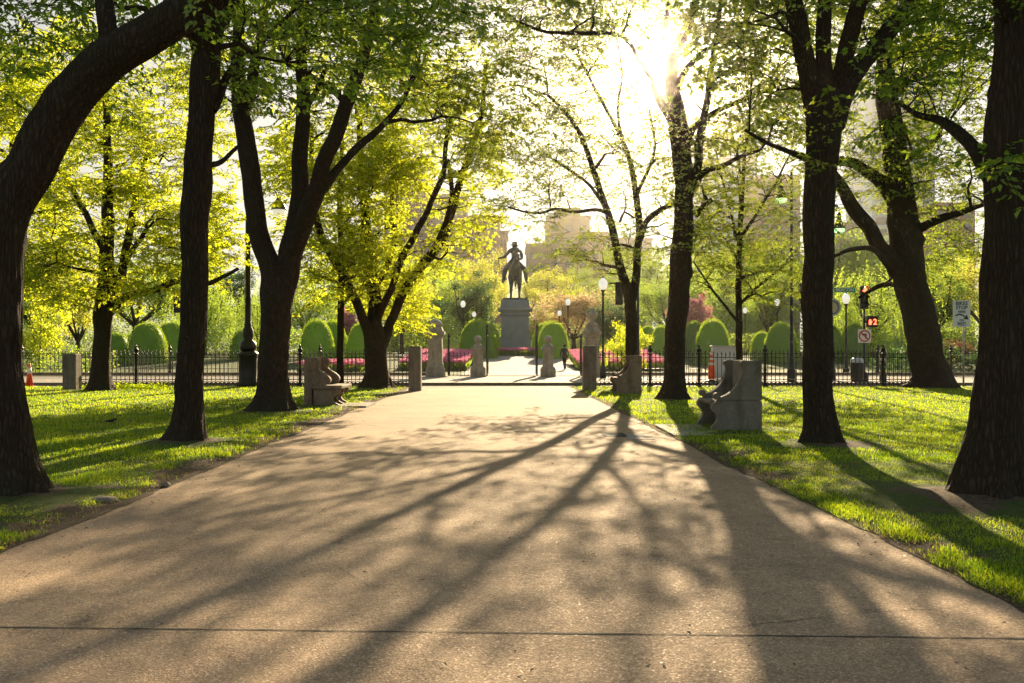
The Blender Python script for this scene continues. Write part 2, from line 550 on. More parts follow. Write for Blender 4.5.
def tree(name, label, d, limbs, crowns, kind='mid', leaf='leaf', bark='bark', seed=1, flare=0.55, cat='tree',
         group=None, spray=(0.75, 1.25), segs=28, clump=0.0, shy=0.45):
    """limbs: lists of (px, py, width_px, depth_offset); crowns: (px, py, rx_px, ry_px, r_depth_m, depth_offset_m, n)"""
    rg = np.random.default_rng(seed)
    base = P(limbs[0][0][0], limbs[0][0][1], d); base.z = 0 if d < 60 else zg(d)
    root = empty(name, base, 0, label, cat, group)
    B = np.array(base)
    TV, TQ, nb = [], [], 0
    nodes_p, nodes_r = [], []
    for li, limb in enumerate(limbs):
        nd = []
        for (px, py, w, dd) in limb:
            p = P(px, py, d + dd)
            nd.append((p.x, p.y, p.z, w * d / F / 2))
        if li == 0:
            nd[0] = (nd[0][0], nd[0][1], B[2] - .12, nd[0][3])
        A = catmull(nd, max(.05, .005 * d))
        # natural wander of the thinner limbs
        for i in range(1, len(A)):
            k = (0.12 if li == 0 else .25) * A[i, 3] + .006 + .0004 * d
            v = noise.noise_vector(Vector((A[i, 0], A[i, 1], A[i, 2])) * 1.3)
            if i < len(A): A[i, :3] += np.array(v) * k
        ph = rg.random() * 6; fur = 1.0 if d < 20 else .8
        knots = [(B[2] + rg.uniform(.9, 7), rg.random() * 6.28, rg.uniform(.10, .26)) for _ in range(7 if li == 0 else 2)]

        def wob(rr, a, pts, li=li, ph=ph):
            out = rr.copy()
            for i in range(len(pts)):
                h = pts[i][2] - B[2]
                fl = flare * math.exp(-max(h, 0) / .28) if li == 0 else 0.0
                fl2 = .10 * math.exp(-max(h, 0) / 1.0) if li == 0 else 0.0
                for k in range(len(a)):
                    t = a[k]
                    lob = .5 + .5 * math.cos(5 * t + ph + 1.5 * math.sin(2 * t + ph))
                    n1 = noise.noise(Vector((math.cos(t) * 1.2 + ph, math.sin(t) * 1.2, pts[i][2] * 1.1)))
                    n2 = noise.noise(Vector((math.cos(t) * 6 + ph, math.sin(t) * 6, pts[i][2] * 1.8)))
                    n3 = noise.noise(Vector((math.cos(t) * 11 + ph, math.sin(t) * 11, pts[i][2] * 3.2)))
                    kb = 0.0
                    for kz, ka, kh in knots:
                        dz = (pts[i][2] - kz) / .11
                        if abs(dz) < 2.5: kb += kh * math.exp(-dz * dz - ((math.sin((t - ka) / 2)) / .16) ** 2)
                    out[i, k] *= .95 + .07 * n1 + .10 * (.5 - abs(n2)) * fur + .05 * n3 * fur + kb + fl * (.30 + .95 * lob) + fl2
            return out
        thick = A[:, 3].max() > .07
        sg = segs if thick else 10
        V, Q = tube(A[:, :3], A[:, 3], sg, wob if thick else None)
        TV.append(V); TQ.append(Q + nb); nb += len(V)
        # skeleton nodes where branches may start: skip the bare trunk
        for i in range(0, len(A), 2):
            if A[i, 2] > B[2] + 2.6 or li > 0:
                nodes_p.append(A[i, :3]); nodes_r.append(A[i, 3])
    # attraction points
    pts = []
    for (px, py, rx, ry, rd, dd, n) in crowns:
        c = np.array(P(px, py, d + dd)); s = d / F
        k = 0; tries = 0
        while k < n and tries < n * 40:
            tries += 1
            q = rg.normal(0, 1, 3); q /= np.linalg.norm(q); q *= rg.random() ** .45
            p = c + q * np.array([rx * s, rd, ry * s])
            if p[2] < B[2] + 1.9: continue
            if clump and noise.noise(Vector(p) * .55) < -clump + .25 * rg.random(): continue
            v = p - np.array([0, 0, CAM_Z]); t = v @ SUN_DIR
            if np.linalg.norm(v - SUN_DIR * t) < shy: continue
            pts.append(p); k += 1
    pts = np.array(pts)
    NP = np.zeros((len(nodes_p) + len(pts) * 14 + 50, 3)); NR = np.zeros(len(NP)); cnt = len(nodes_p)
    NP[:cnt] = nodes_p; NR[:cnt] = nodes_r
    # scaffold branches first (far points), then the rest near to far
    dist0 = np.array([np.min(np.linalg.norm(NP[:cnt] - p, axis=1)) for p in pts])
    order = np.argsort(dist0)
    nsc = max(4, len(pts) // 14)
    sc_idx = rg.permutation(order[len(order) // 3:])[:nsc]
    rest = [i for i in order if i not in set(sc_idx.tolist())]
    bV, bQ = [], []
    sp_d = np.zeros_like(pts)
    for rank, i in enumerate(list(sc_idx) + rest):
        p = pts[i]; dv = p - NP[:cnt]; ds = np.linalg.norm(dv, axis=1)
        cost = ds + 1.2 * np.maximum(0, NP[:cnt, 2] - p[2] + .15) + np.where(NR[:cnt] < .008, .5, 0)
        j = int(np.argmin(cost)); a = NP[j].copy(); L = ds[j]
        if L < .05: L = .05
        r0 = min(NR[j] * .62, .010 + .0115 * L if rank >= nsc else .018 + .016 * L)
        r0 = min(max(r0, .005) * (1.0 if d < 20 else 1.7), max(NR[j] * .7, .006))
        m = max(3, min(12, int(L / .35) + 2))
        out = (p - a); flat = np.array([out[0], out[1], 0]); 
        ctrl = a + out * .45 + np.array([0, 0, .16 * L]) + rg.normal(0, .07 * L, 3)
        ts = np.linspace(0, 1, m)[:, None]
        path = (1 - ts) ** 2 * a + 2 * ts * (1 - ts) * ctrl + ts ** 2 * p
        path[1:-1] += rg.normal(0, .028 * min(L, 2.0), (m - 2, 3))
        rad = r0 * (1 - ts[:, 0]) + (.004 if d < 20 else .008) * ts[:, 0]
        V, Q = tube(path, rad, 5 if r0 < .03 else 7)
        bV.append(V); bQ.append(Q + nb); nb += len(V)
        NP[cnt:cnt + m - 1] = path[1:]; NR[cnt:cnt + m - 1] = rad[1:]; cnt += m - 1
        dd_ = path[-1] - path[-2]; o2 = p - B; o2[2] *= .15
        sp_d[i] = dd_ / np.linalg.norm(dd_) * .8 + o2 / (np.linalg.norm(o2) + 1e-6) * .6 + rg.normal(0, .35, 3)
    sp_d[:, 2] = sp_d[:, 2] * .5 - .05
    # each point carries two or three sprays
    pos = np.repeat(pts, 2, axis=0); dirs = np.repeat(sp_d, 2, axis=0)
    ang = rg.normal(0, .9, len(pos)); c, s = np.cos(ang), np.sin(ang)
    dirs = np.stack([dirs[:, 0] * c - dirs[:, 1] * s, dirs[:, 0] * s + dirs[:, 1] * c, dirs[:, 2] + rg.normal(0, .12, len(pos))], axis=1)
    lV, lQ, tV, tQ = place_sprays(spray_set(kind), pos, dirs, rg.uniform(spray[0], spray[1], len(pos)), rg)
    TV += bV; TQ += bQ
    TV.append(tV); TQ.append(tQ + nb)
    tv = np.vstack(TV) - B; tq = np.vstack(TQ)
    obj('trunk', quad_mesh('trunk', tv, tq, M[bark], True), root)
    obj('crown', quad_mesh('crown', lV - B, lQ, M[leaf]), root)
    return root


# ---------------------------------------------------------------- world, sun, camera, haze
def setup_world():
    w = bpy.data.worlds.new('World'); SC.world = w; w.use_nodes = True
    nt = w.node_tree; bg = nt.nodes['Background']
    sky = nt.nodes.new('ShaderNodeTexSky'); sky.sky_type = 'NISHITA'
    sky.sun_disc = False
    sky.sun_elevation = math.asin(SUN_DIR[2]); sky.sun_rotation = math.atan2(SUN_DIR[0], SUN_DIR[1])
    sky.air_density = 1.0; sky.dust_density = 1.6; sky.ozone_density = 1.0
    c = mixc(nt, 1.0, sky.outputs[0], (1.0, 0.88, 0.70), 'MULTIPLY')
    # the aureole is rolled off softly so that thin twigs still read against it
    m1 = N(nt, 'ShaderNodeVectorMath', operation='MULTIPLY_ADD'); m1.inputs[1].default_value = (.30,) * 3; m1.inputs[2].default_value = (1, 1, 1)
    nt.links.new(c, m1.inputs[0])
    m2 = N(nt, 'ShaderNodeVectorMath', operation='DIVIDE'); nt.links.new(c, m2.inputs[0]); nt.links.new(m1.outputs[0], m2.inputs[1])
    # the sun's own disc and the bright sky close round it
    tc = N(nt, 'ShaderNodeTexCoord')
    dt = N(nt, 'ShaderNodeVectorMath', operation='DOT_PRODUCT'); dt.inputs[1].default_value = tuple(SUN_DIR)
    nt.links.new(tc.outputs['Generated'], dt.inputs[0])
    ac = N(nt, 'ShaderNodeMath', operation='ARCCOSINE'); nt.links.new(dt.outputs['Value'], ac.inputs[0])
    disc = N(nt, 'ShaderNodeMath', operation='LESS_THAN'); disc.inputs[1].default_value = R(.45); nt.links.new(ac.outputs[0], disc.inputs[0])
    ex = N(nt, 'ShaderNodeMath', operation='MULTIPLY'); ex.inputs[1].default_value = -1 / R(1.5); nt.links.new(ac.outputs[0], ex.inputs[0])
    e2 = N(nt, 'ShaderNodeMath', operation='EXPONENT'); nt.links.new(ex.outputs[0], e2.inputs[0])
    e3 = N(nt, 'ShaderNodeMath', operation='MULTIPLY'); e3.inputs[1].default_value = 60; nt.links.new(e2.outputs[0], e3.inputs[0])
    e4 = N(nt, 'ShaderNodeMath', operation='MULTIPLY_ADD'); e4.inputs[1].default_value = 400; nt.links.new(disc.outputs[0], e4.inputs[0]); nt.links.new(e3.outputs[0], e4.inputs[2])
    e5 = N(nt, 'ShaderNodeVectorMath', operation='SCALE'); e5.inputs[0].default_value = (1.0, .86, .62); nt.links.new(e4.outputs[0], e5.inputs['Scale'])
    sm = N(nt, 'ShaderNodeVectorMath', operation='ADD'); nt.links.new(m2.outputs[0], sm.inputs[0]); nt.links.new(e5.outputs[0], sm.inputs[1])
    nt.links.new(sm.outputs[0], bg.inputs['Color']); bg.inputs['Strength'].default_value = 0.12
    l = bpy.data.lights.new('sun', 'SUN'); l.energy = 5.0; l.angle = R(0.35); l.color = (1.0, 0.78, 0.48)
    o = bpy.data.objects.new('sun', l); COL.objects.link(o)
    o.rotation_euler = Vector(SUN_DIR).to_track_quat('Z', 'Y').to_euler()
    cam = bpy.data.cameras.new('camera'); co = bpy.data.objects.new('camera', cam); COL.objects.link(co)
    cam.lens = 35; cam.sensor_width = 36; cam.clip_end = 3000; cam.clip_start = .05
    cam.shift_y = (H0 - 341.5) / 1024
    co.location = (0, 0, CAM_Z); co.rotation_euler = (R(90), 0, 0)
    SC.camera = co
    vs = SC.view_settings
    vs.view_transform = 'Standard'; vs.look = 'None'; vs.gamma = 1; vs.exposure = EXPOSURE
    vs.use_curve_mapping = False
    c = SC.cycles
    c.max_bounces = 7; c.diffuse_bounces = 4; c.glossy_bounces = 2; c.transmission_bounces = 4; c.volume_bounces = 0
    c.transparent_max_bounces = 4
    c.use_denoising = True
    c.sample_clamp_indirect = 6.0
    c.use_adaptive_sampling = True; c.adaptive_threshold = 0.02


EXPOSURE = 1.6
HAZE = 0.0002


def setup_haze():
    m, nt, out = new_mat('haze')
    v = N(nt, 'ShaderNodeVolumePrincipled')
    v.inputs['Color'].default_value = (1.0, 0.93, 0.80, 1)
    v.inputs['Density'].default_value = HAZE
    v.inputs['Anisotropy'].default_value = 0.964
    nt.links.new(v.outputs[0], out.inputs['Volume'])
    b = MB(); b.box(-420, 420, -60, 420, -1.4, 72)
    o = b.build('haze', m); tag(o, 'thin warm morning haze filling the park', 'haze', kind='stuff')


# ---------------------------------------------------------------- ground
def XL(y): return -3.70 - 0.0055 * y
def XR(y): return 3.03 - 0.019 * y


def sheet(name, xs, ys, zf, mat, kind='structure', attr=None, edge=None):
    V, Q = [], []
    nx, ny = len(xs), len(ys)
    for j, y in enumerate(ys):
        for i, x in enumerate(xs):
            xx = x if edge is None else edge(x, y, i, nx)
            V.append((xx, y, zf(xx, y)))
    for j in range(ny - 1):
        for i in range(nx - 1):
            a = j * nx + i; Q.append((a, a + 1, a + nx + 1, a + nx))
    me = quad_mesh(name, V, Q, mat, True)
    if attr is not None:
        at = me.attributes.new('cover', 'FLOAT', 'POINT')
        at.data.foreach_set('value', np.array([attr(v[0], v[1]) for v in V], dtype=np.float32))
    o = obj(name, me); o['kind'] = kind
    return o


TREE_BASES = [(-4.9, 9.9), (-5.06, 15.5), (-5.6, 23.3), (-5.1, 37), (-14.5, 35), (4.8, 15.2), (4.75, 28.7), (4.35, 9.6), (15.8, 37.6), (4.8, 9.6)]


def cover(x, y):
    """1 where grass is thick, 0 where the soil is bare"""
    if x < 0: e = XL(y) - x
    else: e = x - XR(y)
    n = fbm(x, y, .9, 4)
    n2 = fbm(x + 50, y, 3.1, 3)
    base = smooth(-.02, .55, e + .55 * n + .35 * n2 + (.12 if x > 0 else -.05))
    c = .10 + .90 * base
    c *= .35 + .65 * smooth(-.62, -.22, n + .5 * n2 + .22 * min(e, 2.5) - .28)
    for (tx, ty) in TREE_BASES:
        dd = math.hypot((x - tx), (y - ty) * .8)
        c *= smooth(.12, .72 + .2 * n2, dd + .6 * n)
    if 24.7 < y < 27 and -6.4 < x < -3.6: c *= .6
    return max(0, min(1, c))


def ground():
    ys = [-55, -30, -10, 0, 20, 40, 54, 60, 66, 72, 78, 84, 90, 96, 102, 140, 200, 300, 410]
    sheet('ground', [-410, -200, -80, -30, 0, 30, 80, 200, 410], ys, lambda x, y: -.16 + (zg(y) if y > 55 else 0), M['garden_ground'])
    # the wide path, then the paved end of the mall
    xs = list(np.linspace(-8, 8, 17))
    sheet('path', xs, [-20, -10, 0, 5, 10, 20, 30, 38.9], lambda x, y: 0.0, M['path'])
    # road between mall and garden, with a kerb on the far side
    sheet('road', [-90, -30, 0, 30, 90], [38.9, 40, 43.5], lambda x, y: -.10, M['asphalt'])
    b = MB(); b.box(-90, 90, 38.75, 38.9, -.16, -.004); o = b.build('kerb', M['granite_grey']); o['kind'] = 'structure'
    b = MB(); b.box(-90, 90, 43.5, 43.68, -.16, .03); o = b.build('kerb', M['granite_grey']); o['kind'] = 'structure'
    sheet('pavement', list(np.linspace(-90, 90, 30)), [43.68, 48, 54.2], lambda x, y: .024, M['pave'])
    b = MB(); b.box(-90, 90, 41.2, 41.32, -.096, -.094)
    o = b.build('road_marking', M['white_band']); o['kind'] = 'structure'
    # garden lawn and the garden path to the statue
    sheet('garden_lawn', list(np.linspace(-90, 90, 46)), list(np.linspace(54.2, 190, 60)), lambda x, y: .012 + zg(y) + (.03 * fbm(x, y, .2, 2)), M['garden_ground'])
    sheet('garden_path', [-2.9, -1.5, 0, 1.5, 3.1, 4.3], list(np.linspace(54.2, 92, 30)), lambda x, y: .055 + zg(y), M['pave'])
    V = []; n = 48
    b = MB()
    ring = [(.3 + 9.5 * math.cos(2 * math.pi * k / n), 99 + 7.5 * math.sin(2 * math.pi * k / n), 0) for k in range(n)]
    b.add([(x, y, .075 + zg(y)) for x, y, z in ring], [tuple(range(n))])
    o = b.build('garden_plaza', M['pave']); o['kind'] = 'structure'
    # mall lawns with a worn ragged edge along the path
    for nm, sgn in (('lawn', -1), ('lawn', 1)):
        us = np.concatenate([np.linspace(0, 3.2, 46), np.linspace(3.35, 9, 30), np.linspace(9.8, 45, 24)])
        ys = np.concatenate([np.linspace(-20, 2, 20), np.linspace(2.12, 20, 150), np.linspace(20.3, 38.74, 72)])
        V, Q, A = [], [], []
        for y in ys:
            e0 = XL(y) if sgn < 0 else XR(y)
            rag = .11 * fbm(0 if sgn < 0 else 20, y, 2.3, 5) + .16 * fbm(5 if sgn < 0 else 9, y, .35, 2)
            if sgn > 0: rag *= .6
            for u in us:
                x = e0 + sgn * (u + rag)
                z = .006 + min(.035, u * .09) * smooth(0, .5, u) + .022 * fbm(x, y, .5, 3) * smooth(.0, 1.0, u)
                for (tx, ty) in TREE_BASES:
                    q = (x - tx) ** 2 + (y - ty) ** 2
                    if q < 2.2: z += .07 * math.exp(-q / .35)
                V.append((x, y, z)); A.append(cover(x, y))
        nx = len(us)
        for j in range(len(ys) - 1):
            for i in range(nx - 1):
                a = j * nx + i
                Q.append((a, a + 1, a + nx + 1, a + nx) if sgn > 0 else (a, a + nx, a + nx + 1, a + 1))
        me = quad_mesh('lawn', V, Q, M['lawn'], True)
        at = me.attributes.new('cover', 'FLOAT', 'POINT'); at.data.foreach_set('value', np.array(A, dtype=np.float32))
        o = obj(nm, me); o['kind'] = 'structure'
    # expansion joints across the path: narrow tarred strips with wandering edges
    def joint(p0, p1, w, seed):
        n = 90; V = []; Q = []
        for i in range(n + 1):
            t = i / n; x = p0[0] + (p1[0] - p0[0]) * t; y = p0[1] + (p1[1] - p0[1]) * t
            j = .012 * fbm(x, seed, 2.5, 5); ww = w * (.8 + 1.3 * max(-.35, fbm(x, seed + 5, 7, 4)) + 1.6 * max(0, fbm(x, seed + 9, 1.3, 2) - .1))
            V += [(x, y + j - ww, .003), (x, y + j + ww, .003)]
            if i: a = 2 * i; Q.append((a - 2, a, a + 1, a - 1))
        o = obj('path_joint', quad_mesh('path_joint', V, Q, M['joint'])); o['kind'] = 'structure'
    joint((-3.7, 5.40), (2.95, 5.14), .009, 1)
    joint((-3.75, 19.9), (2.6, 20.2), .012, 2)
    joint((1.75, 35.0), (2.55, 22.0), .014, 3)
    def crack(pts, w, seed):
        V, Q = [], []; n = 0
        for a, c in zip(pts[:-1], pts[1:]):
            m = max(3, int(math.hypot(c[0] - a[0], c[1] - a[1]) / .06))
            for i in range(m):
                t = i / m; x = a[0] + (c[0] - a[0]) * t; y = a[1] + (c[1] - a[1]) * t
                x += .05 * fbm(x, y + seed, 2.2, 4); y += .05 * fbm(x + 9, y + seed, 2.2, 4)
                ww = w * (.35 + .9 * abs(fbm(x, y + 3 * seed, 5, 3)) + .3)
                V += [(x - ww * .4, y - ww, .0022), (x + ww * .4, y + ww, .0022)]
                if n: q = 2 * n; Q.append((q - 2, q - 1, q + 1, q))
                n += 1
        o = obj('path_crack', quad_mesh('path_crack', V, Q, M['joint'])); o['kind'] = 'structure'
    crack([(-1.9, 5.42), (-1.2, 5.72), (-.9, 6.3), (-1.3, 7.0)], .0028, 12)
    crack([(.4, 9.6), (.9, 10.3), (.7, 11.2), (1.4, 12.3)], .0035, 15)
    crack([(-3.3, 11.2), (-2.0, 11.6), (-.7, 11.1), (.5, 11.7)], .004, 18)
    crack([(1.05, 5.3), (1.8, 5.6), (2.5, 5.75), (3.0, 6.1)], .0035, 1)
    crack([(-3.5, 7.9), (-2.2, 8.3), (-1.2, 8.1), (-.6, 8.6)], .003, 4)
    crack([(.6, 12.6), (1.5, 12.3), (2.6, 12.9)], .004, 7)
    crack([(-3.6, 14.9), (-2.3, 14.4), (-1.7, 15.3)], .004, 9)
    # square service covers set in the path
    for (px0, px1, py0, py1, lab) in ((605, 628, 433, 437, 'dark round-cornered cover'), (628, 655, 434, 439.5, 'pale cover')):
        d0 = F * CAM_Z / (py1 - H0); d1 = F * CAM_Z / (py0 - H0)
        x0 = (px0 - 512) * d0 / F; x1 = (px1 - 512) * d0 / F
        b = MB(); b.box(x0, x1, d0, d1, .001, .007)
        o = b.build('path_cover', M['joint'] if 'dark' in lab else M['pave'], bevel=.002); o['kind'] = 'structure'
    # stone slabs before the benches
    for (x0, x1, y0, y1) in ((2.75, 3.62, 16.9, 19.3), (-4.75, -3.72, 25.4, 27.2)):
        b = MB(); b.box(x0, x1, y0, y1, -.02, .045)
        o = b.build('stone_slab', M['pave'], bevel=.01); o['kind'] = 'structure'


def grass():
    """blades on both mall lawns, thinning where the soil is bare"""
    rg = np.random.default_rng(3)
    pos, h, w = [], [], []
    def scatter(n, y0, y1, xmax, hh, ww, p=1.0):
        k = 0
        ys = y0 + (y1 - y0) * rg.random(n) ** p
        sd = rg.random(n) < .5
        u = rg.random(n)
        for i in range(n):
            y = ys[i]; lim = min(xmax, y * .53 + 1.0)
            if sd[i]:
                e = XL(y); x = e - u[i] * max(.1, lim + e) if lim > -e else e - u[i] * .1
            else:
                e = XR(y); x = e + u[i] * max(.1, lim - e)
            if lim < abs(e): continue
            c = cover(x, y)
            tuft = .5 + .8 * fbm(x, y, 2.2, 2)
            if rg.random() < (c - .02) * 1.05 * (.55 + .45 * tuft):
                pos.append((x, y, .02)); h.append(hh * rg.uniform(.5, 1.2) * (.55 + .6 * tuft) * (.6 + .4 * c)); w.append(ww)
    scatter(190000, 4.5, 13, 12, .045, .0042, 1.0)
    scatter(130000, 13, 23, 13, .065, .008, 1.0)
    scatter(95000, 23, 38.6, 20, .07, .015, 1.0)
    pos = np.array(pos); h = np.array(h); w = np.array(w); n = len(pos)
    a = rg.random(n) * 6.283; lean = rg.normal(0, .35, (n, 2))
    dx = np.cos(a) * w; dy = np.sin(a) * w
    V = np.zeros((n, 4, 3))
    V[:, 0] = pos; V[:, 0, 0] -= dx; V[:, 0, 1] -= dy
    V[:, 1] = pos; V[:, 1, 0] += dx; V[:, 1, 1] += dy
    top = pos.copy(); top[:, 0] += lean[:, 0] * h; top[:, 1] += lean[:, 1] * h; top[:, 2] += h
    V[:, 2] = top; V[:, 2, 0] += dx * .25; V[:, 2, 1] += dy * .25
    V[:, 3] = top; V[:, 3, 0] -= dx * .25; V[:, 3, 1] -= dy * .25
    Q = np.arange(n * 4).reshape(n, 4)
    dry = leaf_mat('grass_dry', (0.17, 0.14, 0.055), (0.42, 0.34, 0.10), .45, .3, .03)
    deep = leaf_mat('grass_deep', (0.05, 0.10, 0.012), (0.30, 0.50, 0.02), .5, .3, .03)
    mi = []
    for i in range(n):
        q = fbm(pos[i, 0], pos[i, 1], .7, 3) + rg.normal(0, .28)
        cc = cover(pos[i, 0], pos[i, 1])
        mi.append(1 if (q > .60 or rg.random() > cc + .22) else (2 if q < -.12 else 0))
    o = obj('grass', quad_mesh('grass', V.reshape(-1, 3), Q, [M['grass'], dry, deep], False, mi))
    tag(o, 'short bright green grass on both lawns beside the path', 'grass', kind='stuff')
    # taller weeds around the far fence foot and trunks
    # dead leaves and bits on the path and lawn edge
    lm = leaf_mat('dead_leaf', (0.13, 0.08, 0.045), (0.2, 0.1, 0.04), .25, .6)
    LV, LQ = leaf_tpl(True)
    Vs, Qs, b = [], [], 0
    for i in range(1500):
        y = 4.6 + 22 * rg.random() ** 1.4
        if rg.random() < .22:
            x = rg.uniform(XL(y), XR(y))
        else:
            x = (XL(y) + rg.normal(-.3, .45)) if rg.random() < .6 else (XR(y) + rg.normal(.3, .5))
        s = rg.uniform(.012, .045)
        Fm = frame(np.array([math.cos(i * 2.4), math.sin(i * 2.4), rg.normal(0, .15)]), np.array([rg.normal(0, .25), rg.normal(0, .25), 1]))
        Vs.append(np.array([x, y, .014 if XL(y) < x < XR(y) else .05]) + (LV * s) @ Fm.T); Qs.append(LQ + b); b += len(LV)
    k = 0
    while k < 5200:      # crumbs, twigs and old leaves on the bare soil
        y = rg.uniform(4.6, 30); sd = rg.random() < .55
        u = rg.random() ** 1.6 * 6
        x = XL(y) - u if sd else XR(y) + u
        if rg.random() < cover(x, y) * 1.15: continue
        k += 1
        s = rg.uniform(.006, .03)
        Fm = frame(np.array([math.cos(k * 2.4), math.sin(k * 2.4), rg.normal(0, .35)]), np.array([rg.normal(0, .6), rg.normal(0, .6), 1]))
        zz = .03 + .02 * fbm(x, y, .5, 3)
        for (tx, ty) in TREE_BASES: zz += .07 * math.exp(-((x - tx) ** 2 + (y - ty) ** 2) / .35)
        Vs.append(np.array([x, y, zz + .012]) + (LV * s * np.array([1, rg.uniform(.3, 1.2), 1.5])) @ Fm.T); Qs.append(LQ + b); b += len(LV)
    o = obj('fallen_leaves', quad_mesh('fallen_leaves', np.vstack(Vs), np.vstack(Qs), lm))
    tag(o, 'small brown fallen leaves scattered on the path and its edges', 'leaves', kind='stuff')


# ---------------------------------------------------------------- the big trees of the mall
def mall_trees():
    tree('shade_tree', 'thick trunk at the left edge bending into a heavy slanting limb', 9.9,
         [[(15, 502, 50, 0), (8, 460, 48, 0), (-1, 380, 46, 0), (-4, 300, 46, 0), (-2, 240, 46, 0), (8, 205, 46, 0), (26, 172, 46, 0), (47, 131, 45, 0), (85, 80, 43, 0), (116, 55, 41, 0), (150, 34, 39, 0), (181, 15, 37, 0), (232, -18, 31, .2), (300, -70, 27, .5), (380, -110, 18, .9)],
          [(108, 58, 24, 0), (107, 36, 19, 0), (103, 5, 18, .1), (98, -50, 15, .3), (80, -120, 10, .5)],
          [(200, 8, 18, 0), (215, -20, 16, -.3), (225, -80, 12, -1)],
          [(-2, 260, 30, 0), (-50, 180, 22, .6), (-110, 60, 15, 1.2)]],
         [(250, -20, 130, 55, 1.6, .5, 34), (395, 0, 80, 35, 1.2, 1.2, 16), (330, 45, 80, 30, .9, 1.0, 16), (60, -60, 140, 50, 2.0, .5, 40), (20, 20, 40, 30, .8, .8, 8), (-100, 60, 60, 60, 1.5, 1, 20)],
         'near', 'leaf_deep', seed=11, segs=96, spray=(.55, .95))
    tree('shade_tree', 'straight dark trunk on the left lawn beside the path, splitting high up', 15.5,
         [[(184, 446, 33, 0), (189, 410, 27, 0), (193, 320, 26, 0), (195, 260, 26, 0), (196, 200, 29, 0), (200, 120, 25, 0), (204, 70, 29, 0), (212, 20, 24, 0), (220, -40, 22, 0), (225, -140, 16, .5)],
          [(204, 72, 16, 0), (196, 40, 13, -.2), (180, -10, 11, -.5), (150, -80, 9, -1)],
          [(212, 110, 10, 0), (232, 70, 7, .4), (262, 40, 5, .8), (300, 5, 4, 1.0)],
          [(216, 30, 16, 0), (240, -10, 13, .5), (270, -70, 10, 1)],
          [(208, 165, 7, 0), (222, 162, 5, .2), (237, 148, 4, .4), (250, 140, 3, .6)]],
         [(210, -90, 190, 95, 3.0, 0, 130), (330, 20, 90, 60, 2, 1, 22), (235, 70, 22, 60, .8, .2, 12), (70, 20, 90, 55, 2, .5, 26)],
         'near', 'leaf_deep', seed=12, segs=80, spray=(.7, 1.15))
    tree('forked_tree', 'tree with wide root flare by the left bench, forked into two heavy limbs', 23.3,
         [[(272, 414, 40, 0), (272, 395, 31, 0), (274, 340, 30, 0), (276, 290, 33, 0), (268, 262, 22, 0), (259, 235, 20, 0), (252, 190, 19, 0), (247, 150, 19, 0), (240, 105, 17, 0), (237, 60, 13, 0), (238, 10, 11, 0), (236, -80, 8, .5)],
          [(280, 300, 26, 0), (289, 262, 24, 0), (296, 230, 20, 0), (300, 190, 18, .3), (301, 150, 16, .4), (304, 100, 14, .4), (302, 50, 12, .4), (308, -40, 9, .4)],
          [(292, 256, 22, 0), (306, 222, 20, -.3), (318, 185, 17, -.6), (331, 145, 15, -.8), (345, 110, 14, -1), (358, 75, 12, -1.2), (372, 20, 9, -1.4), (380, -60, 6, -1.5)],
          [(322, 190, 11, -.6), (344, 162, 8, -.4), (362, 143, 8, 0), (382, 126, 6.5, .3), (402, 100, 5, .5), (420, 60, 4, .8)],
          [(243, 118, 12, 0), (252, 80, 11, .4), (262, 30, 9, .8), (270, -60, 6, 1)],
          [(303, 110, 8, .4), (318, 90, 6, .6), (325, 70, 5, .8)]],
         [(320, -40, 190, 110, 3.8, 0, 200), (300, 60, 110, 70, 2.6, 0, 56), (430, 60, 75, 65, 2.2, .5, 56), (230, 50, 60, 70, 2, 1, 36), (465, 110, 60, 55, 1.8, 1.2, 34)],
         'mid', 'leaf', seed=13, segs=40)
    tree('spreading_tree', 'low branching tree by the left granite post, limbs fanning out under yellow leaves', 37,
         [[(377, 389, 26, 0), (376, 370, 22, 0), (376, 345, 21, 0), (375, 320, 14, 0), (374, 295, 14, 0), (370, 265, 12, 0), (366, 225, 10, .4), (362, 180, 8, .6), (360, 120, 6, .6)],
          [(372, 350, 15, 0), (364, 322, 10, -.4), (352, 292, 9, -.8), (341, 270, 8.5, -1), (328, 250, 8, -1.2), (318, 228, 7, -1.4), (312, 190, 5, -1.5), (312, 130, 4, -1.5)],
          [(380, 345, 15, 0), (388, 330, 10, .3), (397, 308, 9.5, .6), (408, 285, 9.5, .8), (420, 268, 10, 1), (432, 255, 10, 1), (443, 236, 10, 1.2), (454, 205, 8, 1.4), (463, 172, 7.5, 1.5), (474, 143, 6, 1.6), (482, 110, 5, 1.6), (486, 60, 4, 1.6)],
          [(376, 322, 9, 0), (392, 288, 7, -.6), (402, 258, 7, -1), (412, 240, 7, -1), (426, 214, 6, -1.2), (438, 185, 5.5, -1.3), (444, 168, 5, -1.3), (448, 120, 4, -1.3)],
          [(374, 290, 7, 0), (388, 262, 6, .8), (394, 238, 6, 1), (392, 205, 5, 1.2), (398, 150, 4, 1.2)],
          [(434, 253, 7, 1), (444, 226, 6, .5), (452, 195, 5, 0), (447, 160, 4, 0)]],
         [(395, 190, 95, 95, 4.0, 0, 300), (350, 260, 60, 55, 3.2, 0, 150), (402, 300, 22, 34, 1.6, 1.5, 46), (455, 130, 50, 70, 2.5, 1, 80), (330, 160, 70, 70, 3, -1, 130), (388, 80, 90, 60, 3.5, 0, 120)],
         'dense', 'leaf_yellow', seed=14, segs=20, clump=.12)
